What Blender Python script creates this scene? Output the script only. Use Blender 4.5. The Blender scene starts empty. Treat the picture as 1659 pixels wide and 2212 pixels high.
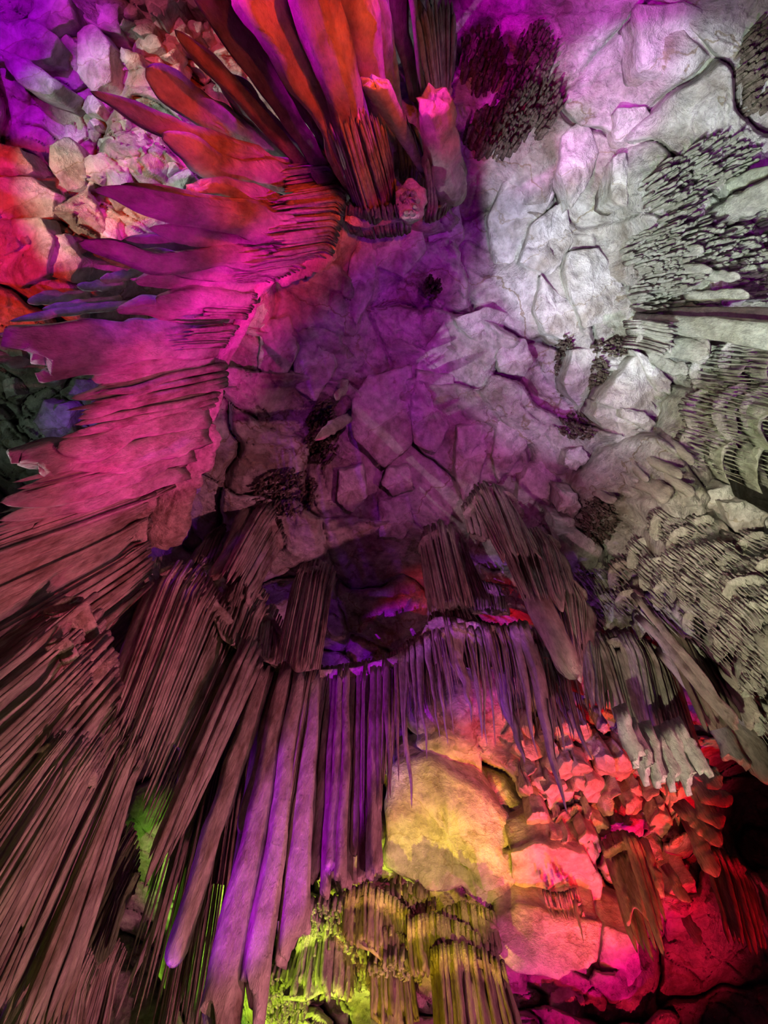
import bpy, math, random
import numpy as np
from mathutils import Matrix, Vector

# ------------------------------------------------------------------ camera, world, lights
W_, H_ = 1659.0, 2212.0
FPX = 1660.0
CAMZ = 1.6
ZEN = (870.0, 720.0)                       # where straight-up falls in the frame
cx_, cy_ = (W_-1)/2, (H_-1)/2
zc = np.array([ZEN[0]-cx_, cy_-ZEN[1], -FPX]); zc /= np.linalg.norm(zc)
yc = np.array([0.0, -1.0, 0.0]); yc -= zc*yc.dot(zc); yc /= np.linalg.norm(yc)
xc = np.cross(yc, zc)
RW = np.array([xc, yc, zc])                # camera -> world

def ray(px, py):
    """direction through a pixel, scaled to rise one metre"""
    v = np.stack([np.asarray(px, float)-cx_, cy_-np.asarray(py, float), np.full(np.shape(px), -FPX)], -1)
    d = v @ RW.T
    return d / d[..., 2:3]

def at(px, py, h):
    d = ray(px, py)*np.asarray(h, float)[..., None]
    d[..., 2] += CAMZ
    return d

sc = bpy.context.scene
COL = sc.collection
cam = bpy.data.cameras.new('camera')
cam.sensor_fit = 'VERTICAL'; cam.sensor_height = 36.0; cam.lens = FPX/H_*36.0
cam.clip_start = 0.05; cam.clip_end = 200
camo = bpy.data.objects.new('camera', cam); COL.objects.link(camo)
m = Matrix([[*RW[0]], [*RW[1]], [*RW[2]]]).to_4x4(); m.translation = (0, 0, CAMZ)
camo.matrix_world = m
sc.camera = camo

sc.view_settings.view_transform = 'Standard'
sc.view_settings.look = 'None'
sc.view_settings.gamma = 1.0
sc.view_settings.use_curve_mapping = False
sc.view_settings.exposure = 0.3

wd = bpy.data.worlds.new('cave_dark'); sc.world = wd; wd.use_nodes = True
wd.node_tree.nodes['Background'].inputs[0].default_value = (0.30, 0.12, 0.30, 1)
wd.node_tree.nodes['Background'].inputs[1].default_value = 0.02

def spot(pos, tgt, h, col, watts, deg, blend=0.35, rad=0.12):
    l = bpy.data.lights.new('show_light', 'SPOT')
    l.energy = watts; l.color = col; l.spot_size = math.radians(deg); l.spot_blend = blend
    l.shadow_soft_size = rad
    o = bpy.data.objects.new('show_light', l); COL.objects.link(o)
    p = Vector(pos); t = Vector(at(tgt[0], tgt[1], h).tolist())
    o.location = p
    o.rotation_euler = (t-p).to_track_quat('-Z', 'Y').to_euler()
    return o

MAG = (1.0, 0.02, 0.85); PUR = (0.42, 0.0, 1.0); RED = (1.0, 0.035, 0.015); ORA = (1.0, 0.20, 0.05)
MAUVE = (1.0, 0.30, 0.52); WHI = (0.95, 0.96, 1.0); GRN = (0.40, 1.0, 0.12); YEL = (1.0, 0.80, 0.10)
PINK = (1.0, 0.06, 0.42); CYA = (0.75, 1.0, 0.90); VIO = (0.60, 0.10, 1.0); WARM = (1.0, 0.85, 0.6)

spot((0.2, 0.6, 0.3), (945, 1890), 8.9, (.95, .75, .03), 3600, 9, .5, .05)
spot((-3.4, 5.6, 0.2), (400, 2130), 8, (.45, 1, .05), 5500, 15, .6, .04)
spot((-6.5, -4.0, 0.3), (300, 560), 6.5, (1, .75, .8), 1500, 16, .7, .03)
spot((2.5, 1.0, 0.3), (240, 520), 6.0, (1, .0, .6), 2600, 15, .9, .05)
spot((0.5, -0.5, 0.3), (420, 270), 7.5, (1, .08, .012), 2400, 14, .9, .05)
spot((2.5, 2.5, 0.3), (180, 860), 6.3, (1, .05, .35), 1200, 20, .9, .05)
spot((-5.5, 1.5, 0.3), (70, 900), 9.5, (.7, 1, .7), 500, 16, .8, .05)
spot((-3.5, -5.5, 0.3), (330, 420), 7.0, (.42, 0, 1), 1800, 14, .8, .05)
spot((2.5, 2.0, 0.3), (160, 1700), 6.5, (1.0, .52, .36), 1100, 34, .9, .05)
# general washes
spot((6.5, 1.0, 0.3), (420, 1600), 9, (1.0, .25, .38), 4400, 48, .9, .12)
spot((2.0, -2.5, 0.2), (960, 860), 13, (0.85, 0.08, 0.60), 2300, 23, .9, .1)
spot((-2.5, 1.0, 0.2), (800, 560), 13, (0.30, 0.0, 0.8), 900, 24, .9, .1)
spot((-2.5, 1.0, 0.3), (1230, 1280), 10.5, (0.95, 0.36, 0.52), 1500, 30, .8, .1)
# white on the cracked rock, from low beside the path
spot((-1.5, 3.0, 0.3), (1390, 440), 12, (.84, .95, 1), 6200, 19, .18, .05)
spot((-2.5, 3.0, 0.3), (1230, 740), 12, (.84, .92, 1), 2900, 17, .5, .05)
spot((-1.0, 1.5, 0.3), (1620, 160), 10, (.84, 1, .78), 1500, 26, .7, .08)
spot((-2.0, 3.0, 0.3), (1580, 640), 9.5, (.80, 1, .52), 3600, 26, .6, .05)
spot((-2.0, 1.0, 0.3), (1600, 950), 9.5, (.95, .92, .66), 1700, 22, .6, .05)
spot((-1.0, 1.0, 0.3), (1600, 1330), 8.5, (1, .95, .60), 3200, 22, .7, .04)
spot((-3.0, -1.0, 0.3), (1230, 130), 12, (.9, 0, .80), 7000, 15, .5, .1)
spot((3.0, 1.0, 0.3), (1280, 500), 12, (.45, 0, .55), 2600, 36, .7, .1)
# the fan of blades on the upper left
spot((4.5, 3.0, 0.3), (500, 560), 9.5, (1, .0, .60), 9500, 14, .9, .06)
spot((2.0, -1.0, 0.3), (560, 370), 9, (1, .035, .008), 6000, 19, .7, .08)
spot((3.0, 5.0, 0.3), (400, 840), 9, (1, .015, .42), 9000, 19, .7, .06)
spot((-0.5, -8.5, 0.3), (270, 690), 8, (.38, 0, 1), 4200, 12.5, .6, .08)
spot((-8.0, 4.0, 0.3), (170, 890), 7, WHI, 3000, 22, .6, .03)
spot((-0.8, -0.6, 0.3), (950, 230), 10.5, (.9, .25, .05), 900, 9, .7, .05)
spot((-0.5, 0.0, 0.3), (1110, 230), 12, (1, .02, .25), 2200, 11, .8, .05)
spot((1.2, -1.0, 0.3), (790, 310), 10, (1, .08, .012), 3200, 14, .7, .08)
spot((5.0, -4.5, 0.3), (640, 150), 8, (.95, .0, 1), 6500, 12, .7, .08)
# rocks at the upper left
spot((-6.5, 0.0, 0.3), (310, 350), 9.8, (.80, 1, .78), 4400, 15, .5, .05)
spot((-6.0, -1.0, 0.3), (20, 520), 9.5, (1, .02, .01), 4800, 14, .5, .06)
spot((-3.5, -4.5, 0.3), (60, 60), 9.5, (.65, 0, 1), 4600, 11, .5, .06)
spot((-3.0, -3.5, 0.3), (340, 50), 9.8, (1, .12, .25), 2200, 14, .6, .06)
# lower left drapery
spot((5.0, 2.0, 0.3), (230, 1100), 8.5, (1, .05, .15), 3000, 20, .8, .08)
spot((-1.0, 0.5, 0.3), (120, 1900), 6, (.75, .75, .10), 160, 34, .8, .1)
spot((-6.0, 7.0, 0.3), (300, 1560), 8.5, (.4, 0, .8), 900, 22, .8, .1)
# curtain in the middle
spot((-2.3, 3.0, 0.3), (725, 1650), 8.2, (.55, 0, .95), 8500, 9, .5, .03)
spot((1.5, 1.5, 0.3), (700, 1800), 7.5, (1.0, .27, .40), 1500, 22, .9, .06)
spot((-3.2, 4.4, 0.3), (560, 1860), 7, (.42, 0, 1), 3400, 12, .6, .05)
spot((-2.3, 3.0, 0.3), (980, 1480), 9.0, (.55, .06, .95), 4800, 10, .7, .05)
spot((-5.0, 3.5, 0.3), (1320, 1460), 9.3, (.5, .08, 1), 1700, 15, .7, .05)
# behind the curtain
spot((-0.4, 5.2, 0.2), (940, 1840), 9.5, (.9, .62, .012), 4600, 16, .5, .05)
spot((2.0, 5.2, 0.2), (1060, 1720), 9.5, (1, .08, .08), 500, 14, .7, .08)
spot((1.0, 5.2, 0.2), (1280, 1760), 9.2, (1, .30, .11), 3000, 18, .6, .04)
spot((4.5, 5.4, 0.2), (1340, 1760), 9, (1, .0, .008), 6500, 22, .7, .06)
spot((1.5, 6.0, 0.2), (1230, 1900), 8.8, (1, .42, .10), 1300, 14, .7, .06)
spot((3.5, 7.5, 0.2), (1400, 2000), 8.6, (1, .01, .06), 3600, 24, .7, .06)
spot((2.8, 8.4, 0.2), (1250, 2120), 7.8, (1, 0, .42), 2800, 20, .7, .06)
spot((-2.4, 6.4, 0.2), (620, 2130), 7.8, (.78, 1, .05), 8500, 17, .5, .04)
spot((-3.6, 6.2, 0.2), (440, 1930), 9.8, (.40, 1, .05), 3400, 16, .6, .05)
spot((1.2, 6.6, 0.2), (900, 2150), 7.5, (1, .10, .25), 1500, 18, .6, .04)

# ------------------------------------------------------------------ materials
def rockmat(name, c1, c2, c3, scale, bump, streak=1.0, rough=.62, veins=None, fine=22.0, spec=.25, mott=.5):
    mt = bpy.data.materials.new(name); mt.use_nodes = True
    nt = mt.node_tree; N = nt.nodes; L = nt.links
    b = N['Principled BSDF']; b.inputs['Roughness'].default_value = rough
    b.inputs['Specular IOR Level'].default_value = spec
    tc = N.new('ShaderNodeTexCoord'); mp = N.new('ShaderNodeMapping')
    mp.inputs['Scale'].default_value = (1, 1, streak); L.new(tc.outputs['Object'], mp.inputs['Vector'])
    n1 = N.new('ShaderNodeTexNoise'); n1.inputs['Scale'].default_value = scale; n1.inputs['Detail'].default_value = 8
    n1.inputs['Roughness'].default_value = .62
    L.new(mp.outputs[0], n1.inputs['Vector'])
    r = N.new('ShaderNodeValToRGB'); e = r.color_ramp.elements
    e[0].position = .36; e[0].color = (*c1, 1); e[1].position = .64; e[1].color = (*c3, 1)
    k = e.new(.5); k.color = (*c2, 1)
    L.new(n1.outputs[0], r.inputs[0])
    out = r.outputs[0]
    if veins:
        v = N.new('ShaderNodeTexNoise'); v.inputs['Scale'].default_value = scale*.45; v.inputs['Detail'].default_value = 6
        L.new(mp.outputs[0], v.inputs['Vector'])
        a = N.new('ShaderNodeMath'); a.operation = 'SUBTRACT'; a.inputs[1].default_value = .5; L.new(v.outputs[0], a.inputs[0])
        ab = N.new('ShaderNodeMath'); ab.operation = 'ABSOLUTE'; L.new(a.outputs[0], ab.inputs[0])
        rr = N.new('ShaderNodeMapRange'); rr.inputs[1].default_value = 0.002; rr.inputs[2].default_value = .007
        L.new(ab.outputs[0], rr.inputs[0])
        mx = N.new('ShaderNodeMix'); mx.data_type = 'RGBA'
        L.new(rr.outputs[0], mx.inputs[0]); mx.inputs[6].default_value = (*veins, 1); L.new(out, mx.inputs[7])
        out = mx.outputs[2]
    n2 = N.new('ShaderNodeTexNoise'); n2.inputs['Scale'].default_value = fine; n2.inputs['Detail'].default_value = 10
    n2.inputs['Roughness'].default_value = .68
    L.new(mp.outputs[0], n2.inputs['Vector'])
    g = N.new('ShaderNodeMapRange'); g.inputs[1].default_value = .33; g.inputs[2].default_value = .6; g.inputs[3].default_value = mott; g.inputs[4].default_value = 1.0
    L.new(n2.outputs[0], g.inputs[0])
    mm = N.new('ShaderNodeMix'); mm.data_type = 'RGBA'; mm.blend_type = 'MULTIPLY'; mm.inputs[0].default_value = 1
    L.new(out, mm.inputs[6]); L.new(g.outputs[0], mm.inputs[7]); L.new(mm.outputs[2], b.inputs['Base Color'])
    bp = N.new('ShaderNodeBump'); bp.inputs['Strength'].default_value = bump; bp.inputs['Distance'].default_value = .14
    L.new(n2.outputs[0], bp.inputs['Height']); L.new(bp.outputs[0], b.inputs['Normal'])
    return mt

M_CALC = rockmat('calcite', (.46, .37, .31), (.66, .60, .54), (.76, .72, .66), 3.0, 1.0, streak=.25, fine=9)
M_DRAPE = rockmat('fluted_calcite', (.30, .23, .18), (.58, .50, .44), (.72, .65, .58), 4.0, 1.0, streak=.22, fine=12)
M_PALE = rockmat('pale_calcite', (.58, .57, .48), (.74, .74, .66), (.84, .84, .78), 3.0, 1.0, streak=.35, fine=10)
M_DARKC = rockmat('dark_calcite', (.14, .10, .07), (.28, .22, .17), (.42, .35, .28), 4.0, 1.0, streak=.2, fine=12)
M_ROCK = rockmat('limestone', (.34, .30, .25), (.62, .60, .57), (.78, .78, .78), 1.3, 1.0, veins=(.42, .37, .28), fine=5.5, rough=.7)
M_BLOCK = rockmat('pale_limestone', (.50, .46, .40), (.70, .69, .67), (.80, .80, .81), 1.8, .9, veins=(.54, .50, .42), fine=6, rough=.6)
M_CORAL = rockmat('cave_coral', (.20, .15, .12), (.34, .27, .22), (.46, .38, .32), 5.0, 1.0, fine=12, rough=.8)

# ------------------------------------------------------------------ noise
def _h(ix, iy, iz, s):
    a = (ix*374761393 + iy*668265263 + iz*2147483647 + s*974634777) & 0xffffffff
    a = ((a ^ (a >> 13))*1274126177) & 0xffffffff
    a = ((a ^ (a >> 15))*2246822519) & 0xffffffff
    return ((a ^ (a >> 16)) & 0xffffff)/float(0xffffff)

def vnoise(x, y, z, s=0):
    ix = np.floor(x).astype(np.int64); iy = np.floor(y).astype(np.int64); iz = np.floor(z).astype(np.int64)
    fx, fy, fz = x-ix, y-iy, z-iz
    fx = fx*fx*(3-2*fx); fy = fy*fy*(3-2*fy); fz = fz*fz*(3-2*fz)
    o = 0
    for a in (0, 1):
        for b in (0, 1):
            for c in (0, 1):
                o = o + _h(ix+a, iy+b, iz+c, s)*(fx if a else 1-fx)*(fy if b else 1-fy)*(fz if c else 1-fz)
    return o*2-1

def fbm(x, y, z, s=0, octv=4, g=.5):
    o = 0; a = 1; t = 0
    for k in range(octv):
        o = o + a*vnoise(x, y, z, s+k*7); t += a; a *= g; x = x*2.03; y = y*2.03; z = z*2.03
    return o/t

def worley(x, y, s=0):
    """(F1, F2, random value and tilt of the nearest cell)"""
    ix = np.floor(x).astype(np.int64); iy = np.floor(y).astype(np.int64)
    f1 = np.full(x.shape, 9.0); f2 = np.full(x.shape, 9.0); v = np.zeros(x.shape); dx1 = np.zeros(x.shape); dy1 = np.zeros(x.shape)
    for a in (-1, 0, 1):
        for b in (-1, 0, 1):
            jx, jy = ix+a, iy+b
            px = jx+_h(jx, jy, 1, s); py = jy+_h(jx, jy, 2, s)
            dx, dy = x-px, y-py
            d = np.sqrt(dx*dx+dy*dy)
            near = d < f1
            f2 = np.where(near, f1, np.minimum(f2, d))
            v = np.where(near, _h(jx, jy, 3, s), v)
            dx1 = np.where(near, dx, dx1); dy1 = np.where(near, dy, dy1)
            f1 = np.where(near, d, f1)
    return f1, f2, v, dx1, dy1

def sstep(a, b, x):
    t = np.clip((x-a)/(b-a), 0, 1); return t*t*(3-2*t)

# ------------------------------------------------------------------ object helpers
GROUPS = {'bladed_stalactite': 'blade-shaped stalactites', 'column_stalactite': 'columns of the central curtain', 'finger_stalactite': 'broad stone fingers of the left wall',
          'flap_stalactite': 'torn white flaps of the grey drapery', 'plated_stalactite': 'plate-shaped stalactites', 'slanting_stalactite': 'slanting spars of the right wall',
          'flowstone_tier': 'fan-shaped flowstone tiers', 'fluted_drapery': 'fluted draperies of the cave', 'flowstone_shelf': 'fluted shelves at the bottom',
          'root_fluting': 'fluted roots of the blade fan', 'frilly_coral': 'frilly coral clusters', 'popcorn_coral': 'popcorn coral patches', 'boulder': 'blocks of cracked limestone',
          'stalactite': 'hanging spikes and cones'}
def tag(o, label=None, cat=None, group=None, kind=None):
    if label and not group: group = GROUPS.get(o.name.split('.')[0])
    if label: o['label'] = label
    if cat: o['category'] = cat
    if group: o['group'] = group
    if kind: o['kind'] = kind
    return o

def mesh(name, V, F, mat, parent=None, org=None, smooth=True):
    V = np.asarray(V, float); F = np.asarray(F, np.int32)
    if parent is not None: org = np.array(parent['_o'])
    elif org is None: org = V.mean(0)
    me = bpy.data.meshes.new(name)
    n = F.shape[1]
    me.vertices.add(len(V)); me.vertices.foreach_set('co', (V-org).astype(np.float32).ravel())
    me.loops.add(F.size); me.loops.foreach_set('vertex_index', F.ravel())
    me.polygons.add(len(F)); me.polygons.foreach_set('loop_start', np.arange(0, F.size, n, dtype=np.int32))
    me.polygons.foreach_set('use_smooth', np.full(len(F), smooth))
    me.update(calc_edges=True); me.validate()
    me.materials.append(mat)
    o = bpy.data.objects.new(name, me); COL.objects.link(o)
    if parent is None: o.location = Vector(org.tolist())
    else: o.parent = parent
    return o

def empty(name, org):
    o = bpy.data.objects.new(name, None); COL.objects.link(o)
    o.empty_display_size = .2
    o.location = Vector([float(a) for a in org]); o['_o'] = [float(a) for a in org]
    return o

class Acc:
    def __init__(s): s.V = []; s.F = []; s.n = 0
    def add(s, V, F): s.V.append(V); s.F.append(F+s.n); s.n += len(V)
    def get(s): return np.concatenate(s.V), np.concatenate(s.F)

# ------------------------------------------------------------------ the shell of the cave
CP = [  # pixel, pixel, height above the camera
 (870,720,13.6),(900,1000,13.3),(700,900,13.2),(640,700,12.6),(1000,500,13.2),(1250,500,12.4),(1300,250,11.6),(1200,850,12.8),
 (1100,1050,13.0),(1350,800,11.6),(760,1300,14.0),(720,1420,14.2),(600,1150,13.0),(430,1180,12.8),(880,450,12.8),(620,450,11.6),
 (1050,150,12.2),(830,150,12.6),(500,720,12.2),(450,950,12.4),(1300,1150,11.2),(1100,1250,12.4),(900,1250,14.2),
 (1450,400,10.8),(1500,100,10.6),(1600,600,10.2),(1600,900,9.8),(1500,1100,10.0),(1520,1230,8.9),(1600,1300,7.8),(1650,1450,7.8),(1400,1400,10.0),
 (1650,1050,12.5),(1620,1750,12.5),(250,350,10.2),(100,100,9.8),(60,550,9.6),(300,80,10.2),(500,100,11.2),(640,60,12.6),
 (-300,-300,8.5),(900,-300,10.5),(1900,-200,8.0),(2000,700,8.0),(2050,1300,7.8),(2000,2000,8.5),(-300,500,8.5),(-400,1300,8.6),
 (120,900,10.0),(40,700,9.8),(300,1300,11.0),(150,1700,10.5),(50,2100,10.0),(300,2000,10.6),(450,1700,11.2),(500,2000,9.8),
 (700,1650,11.0),(960,1600,10.4),(960,1800,9.6),(880,1900,9.2),(1150,1900,9.0),(1300,1700,9.6),(1450,1800,9.6),(1450,2000,9.2),
 (650,2000,9.0),(620,2150,8.2),(800,2050,8.2),(950,2100,7.9),(1150,2050,8.3),(1300,2150,8.2),(1500,2150,9.0),(800,2450,6.8),
 (300,2500,7.5),(1400,2500,7.0),(1800,2500,7.0),(-300,2300,8.0)]
CPA = np.array(CP, float)
def shellH(px, py):
    px = np.asarray(px, float); py = np.asarray(py, float)
    d = (px[..., None]-CPA[:, 0])**2+(py[..., None]-CPA[:, 1])**2
    w = 1/(d+2500)**1.7
    return (w*CPA[:, 2]).sum(-1)/w.sum(-1)

def blobs(px, py, L):
    o = np.zeros(px.shape)
    for (x, y, rx, ry) in L:
        o = np.maximum(o, np.exp(-(((px-x)/rx)**2+((py-y)/ry)**2)**1.5))
    return o
FRILL = [(1500,420,150,110),(1560,560,140,120),(1450,600,110,90),(1420,690,60,50),(1260,180,0.1,.1),(1620,200,70,150)]
FLUTE = [(1560,860,150,170),(1480,960,90,70),(1420,1080,150,90)]
POP = [(1230,830,40,110),(1340,740,90,60),(1330,1080,110,90),(1260,960,50,50),(690,930,90,120),(600,1080,140,90),(900,640,60,60),(930,420,40,40),
       (1130,230,130,110),(1060,130,90,100)]
RUB = [(330,230,230,230),(170,420,170,160),(420,60,200,130),(1330,1640,200,110),(1230,1800,130,110),(1460,1780,90,130),(640,2100,120,130),(60,900,150,150)]
SMOOTH = [(1250,640,190,120),(1180,400,150,150),(1330,330,150,200),(1450,100,150,150),(900,950,160,160),(960,1800,150,150),(1250,800,60,80),(1130,2040,120,80)]
def relief(px, py):
    H = shellH(px, py)
    P = at(px, py, H); X, Y, Z = P[..., 0], P[..., 1], P[..., 2]
    wx = X+.35*fbm(X*1.1, Y*1.1, Z*0, 3, 3); wy = Y+.35*fbm(X*1.1, Y*1.1, Z*0, 9, 3)
    r = .38*fbm(X*.6, Y*.6, Z*0, 21, 4)
    # strike of the bedding: blocks are longer along it
    a = math.radians(60); u = wx*math.cos(a)-wy*math.sin(a); v = wx*math.sin(a)+wy*math.cos(a)
    sm = blobs(px, py, SMOOTH); rb = blobs(px, py, RUB); pp = blobs(px, py, POP); fl = blobs(px, py, FRILL); ft = blobs(px, py, FLUTE)
    f1, f2, c, dx, dy = worley(u*.85, v*.5, 5)
    k = 1-.35*sm
    r = r + k*(.62*(c-.5)+.55*dx*(c-.4)*1.6+.35*dy*(.6-c))
    r = r - .38*np.exp(-((f2-f1)/.045)**2)*(.35+.65*sstep(-.2, .3, fbm(X, Y, Z*0, 44, 2)))
    g1, g2, c2, ex, ey = worley(u*2.3+4, v*1.5, 15)
    k2 = np.clip(.45-.40*sm+.9*rb, .03, 2)
    r = r + k2*(.26*(c2-.5)+.30*ex*(c2-.5)*2+.25*ey*(.5-c2)*2) - k2*.10*np.exp(-((g2-g1)/.06)**2)
    h1, h2, c3, gx, gy = worley(u*5.5+4, v*4.0, 25)
    k3 = np.clip(.35-.34*sm+.9*rb+.4*pp, .02, 2)
    r = r + k3*(.12*(c3-.5)+.12*gx*(c3-.5)*3)
    r = r + .12*(1-.7*sm)*fbm(X*2.6, Y*2.6, Z*0, 61, 5, .62)
    # popcorn
    q1, q2, c4, _, _ = worley(X*9, Y*9, 35)
    r = r + pp*(.16*np.clip(.5-q1, 0, 1)*(.4+c4)-.04)
    # frilly shelves: ragged lines across the fall line
    R = np.hypot(X, Y); th = np.arctan2(Y, X)
    ff = R*7+1.4*fbm(X*1.3, Y*1.3, Z*0, 71, 3)+.8*np.sin(th*37+R*3)
    s = ff-np.floor(ff)
    r = r + fl*(.20*s*(.5+.5*vnoise(X*3, Y*3, Z*0, 75))+.12*fbm(X*6, Y*6, Z*0, 77, 3))
    # flutes running down the fall line, in tiers
    t2 = R*1.6+.8*fbm(X*.9, Y*.9, Z*0, 81, 2); tt = t2-np.floor(t2)
    fr = np.abs(np.sin(th*62+2.5*fbm(X*1.5, Y*1.5, Z*0, 83, 2)))
    r = r + ft*(.22*(1-tt)+.12*fr*sstep(0, .25, tt)-.1)
    return H-r

STEP = 3.4
xs = np.arange(-330, 1659+330, STEP); ys = np.arange(-330, 2212+260, STEP)
GX, GY = np.meshgrid(xs, ys)
HH = relief(GX, GY)
PV = at(GX, GY, HH)
ny, nx = GX.shape
idx = np.arange(ny*nx).reshape(ny, nx)
Q = np.stack([idx[:-1, :-1], idx[:-1, 1:], idx[1:, 1:], idx[1:, :-1]], -1).reshape(-1, 4)
qx = (GX[:-1, :-1]).ravel()+18*np.sin(GY[:-1, :-1].ravel()/37); qy = (GY[:-1, :-1]).ravel()+18*np.sin(GX[:-1, :-1].ravel()/41)
reg = np.full(len(Q), 0)
reg[(qx < 470) & (qy < 1250)] = 1
reg[(qy > 1470)] = 2
reg[(qx > 1390) & (qy <= 1470)] = 3
reg[(qy < 130) & (qx > 470) & (qx < 1300)] = 4
for k, nm in enumerate(['ceiling', 'wall_left', 'wall_front', 'wall_right', 'wall_back']):
    q = Q[reg == k]
    u, inv = np.unique(q, return_inverse=True)
    mesh(nm, PV.reshape(-1, 3)[u], inv.reshape(-1, 4), M_ROCK, org=np.zeros(3)).__setitem__('kind', 'structure')

def surfH(px, py): return float(relief(np.array([float(px)]), np.array([float(py)]))[0])

# ------------------------------------------------------------------ tubes: stalactites, blades, ribs
RNG = random.Random(7)
def tip_height(top, h0, tip):
    a = ray(top[0], top[1])[:2]; b = ray(tip[0], tip[1])[:2]
    return h0*float(a @ b)/float(b @ b)

def tube(top, h0, tip, w0, w1, kind='spike', aspect=.8, rot=0.0, lip=0.0, seed=0, nr=26, ns=14, ridge=.08, hk=1.0, bend=0.0, rough=.05, embed=.3):
    """one hanging form from pixel TOP at height h0 to pixel TIP; widths in pixels; it hangs as plumb as the two points allow"""
    rg = random.Random(seed)
    h1 = tip_height(top, h0, tip)*hk
    A = at(top[0], top[1], h0); B = at(tip[0], tip[1], h1)
    ax = B-A; Lg = np.linalg.norm(ax); ax = ax/Lg
    ra = A.copy(); ra[2] = 0; rn = np.linalg.norm(ra[:2])
    inw = -np.array([A[0], A[1], 0])/max(rn, .01)
    u = np.cross(ax, inw); u /= np.linalg.norm(u); v = np.cross(ax, u)
    da = np.linalg.norm(ray(*top)); db = np.linalg.norm(ray(*tip))
    W0 = w0*h0*1.0/FPX*math.sqrt(da); W1 = w1*h1/FPX*math.sqrt(db)
    if kind == 'cut' or kind == 'column': q = np.concatenate([np.linspace(0, .965, nr-3), [.98, .992, 1.0]])
    else: q = np.linspace(0, 1, nr)
    hq = 1/(1/h0+(1/h1-1/h0)*q); t = (hq-h0)/(h1-h0)      # even steps as seen, plumb in space
    k_ = h0*math.sqrt(da)+(h1*math.sqrt(db)-h0*math.sqrt(da))*t
    wid = (w0+(w1-w0)*q)*k_/FPX; t_ = t; t = q
    if kind == 'spike': prof = (1-t)**.62*(1-.25*t)
    elif kind == 'blade': prof = np.clip((1-t)/.2, 0, 1)**.5*(.85+.2*np.sin(np.pi*t))*(1+.10*vnoise(t*9+seed, t*0, t*0, 3))
    elif kind == 'finger': prof = np.clip((1-t)/.16, 0, 1)**.45
    elif kind == 'cut': prof = np.where(t < .985, 1.0, np.where(t < .999, .86, .25))
    else: prof = np.clip((1-t)/.05, 0, 1)**.5
    t = t_
    rad = .5*wid*prof
    c = A+np.outer(t, ax)*Lg
    if lip > 0:
        e = np.clip(1-t/.12, 0, 1)**2
        c = c+np.outer(e, inw)*lip+np.outer(e, [0, 0, 1])*lip*.45
        c = c-np.outer(np.clip(1-t/.12, 0, 1)*.35*lip, [0, 0, 0])
    else:
        c[0] += -ax*embed
    wob = rg.random()*50
    side = (vnoise(t*3+wob, t*0, t*0, 1)*.18+vnoise(t*8+wob, t*0, t*0, 2)*.07)*W0
    c = c+np.outer(side+bend*W0*np.sin(np.pi*t), u)
    ang = np.linspace(0, 2*np.pi, ns, endpoint=False)
    T, AN = np.meshgrid(t, ang, indexing='ij')
    kr = rg.choice([5, 7, 8] if w0 > 28 else [3, 4, 5]); ridge = ridge*(1.7 if w0 > 28 else 1); ph = rg.random()*6.28
    rr = 1+ridge*np.sin(kr*AN+ph+1.2*np.sin(T*4+ph))+ridge*.7*np.sin((kr+4)*AN-ph)
    z = T*Lg
    rr = rr+rough*fbm(np.cos(AN)*2.2+wob, np.sin(AN)*2.2, z*2.2, 11, 4)*3.4
    e1 = np.cos(AN)*rr; e2 = np.sin(AN)*rr*aspect
    cr, sr = math.cos(rot), math.sin(rot)
    f1 = e1*cr-e2*sr; f2 = e1*sr+e2*cr
    V = c[:, None, :]+(rad[:, None]*f1)[..., None]*u+(rad[:, None]*f2)[..., None]*v
    if kind == 'cut':   # broken slanting end
        sl = rg.uniform(-1.0, 1.0)*W1*1.0; last = np.clip((q[:, None]*np.ones_like(T)-.86)/.14, 0, 1)
        V = V+(last*(sl*np.cos(AN)+.25*W1*np.sin(5*AN+ph)))[..., None]*ax
    V = V.reshape(-1, 3)
    i = np.arange(nr-1)[:, None]*ns+np.arange(ns)[None, :]; j = np.arange(nr-1)[:, None]*ns+(np.arange(ns)[None, :]+1) % ns
    F = np.stack([i, j, j+ns, i+ns], -1).reshape(-1, 4)
    V = np.concatenate([V, [c[0], c[-1]+ax*rad[-1]*.2]])
    a0 = np.arange(ns); a1 = (a0+1) % ns
    cap0 = np.stack([a1, a0, np.full(ns, len(V)-2), np.full(ns, len(V)-2)], -1)
    b0 = (nr-1)*ns+a0; b1 = (nr-1)*ns+a1
    cap1 = np.stack([b0, b1, np.full(ns, len(V)-1), np.full(ns, len(V)-1)], -1)
    return V, F, np.stack([cap0[:, 0], cap0[:, 1], cap0[:, 2]], -1), np.stack([cap1[:, 0], cap1[:, 1], cap1[:, 2]], -1), A

def quad_only(V, F, c0, c1):
    # caps as thin quads: each closes two neighbouring wedges
    def q(c): return np.stack([c[0::2, 0], c[0::2, 1], c[0::2, 2], c[0::2, 2]], -1)
    n = len(c0)
    cap = []
    for c, flip in ((c0, 1), (c1, 0)):
        p = c[0, 2]
        for k in range(0, n, 2):
            k2 = (k+1) % n
            if flip: cap.append((c[k2, 0], c[k, 0], c[k, 1], p))
            else: cap.append((c[k, 0], c[k, 1], c[k2, 1], p))
    return V, np.concatenate([F, np.array(cap)])

def TB(*a, **k):
    V, F, c0, c1, A = tube(*a, **k)
    V, F = quad_only(V, F, c0, c1)
    return V, F, A

def resample(P, s):
    P = np.array(P, float); d = np.concatenate([[0], np.cumsum(np.linalg.norm(np.diff(P, axis=0), axis=1))]); d /= d[-1]
    return np.stack([np.interp(s, d, P[:, 0]), np.interp(s, d, P[:, 1])], -1)

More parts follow.
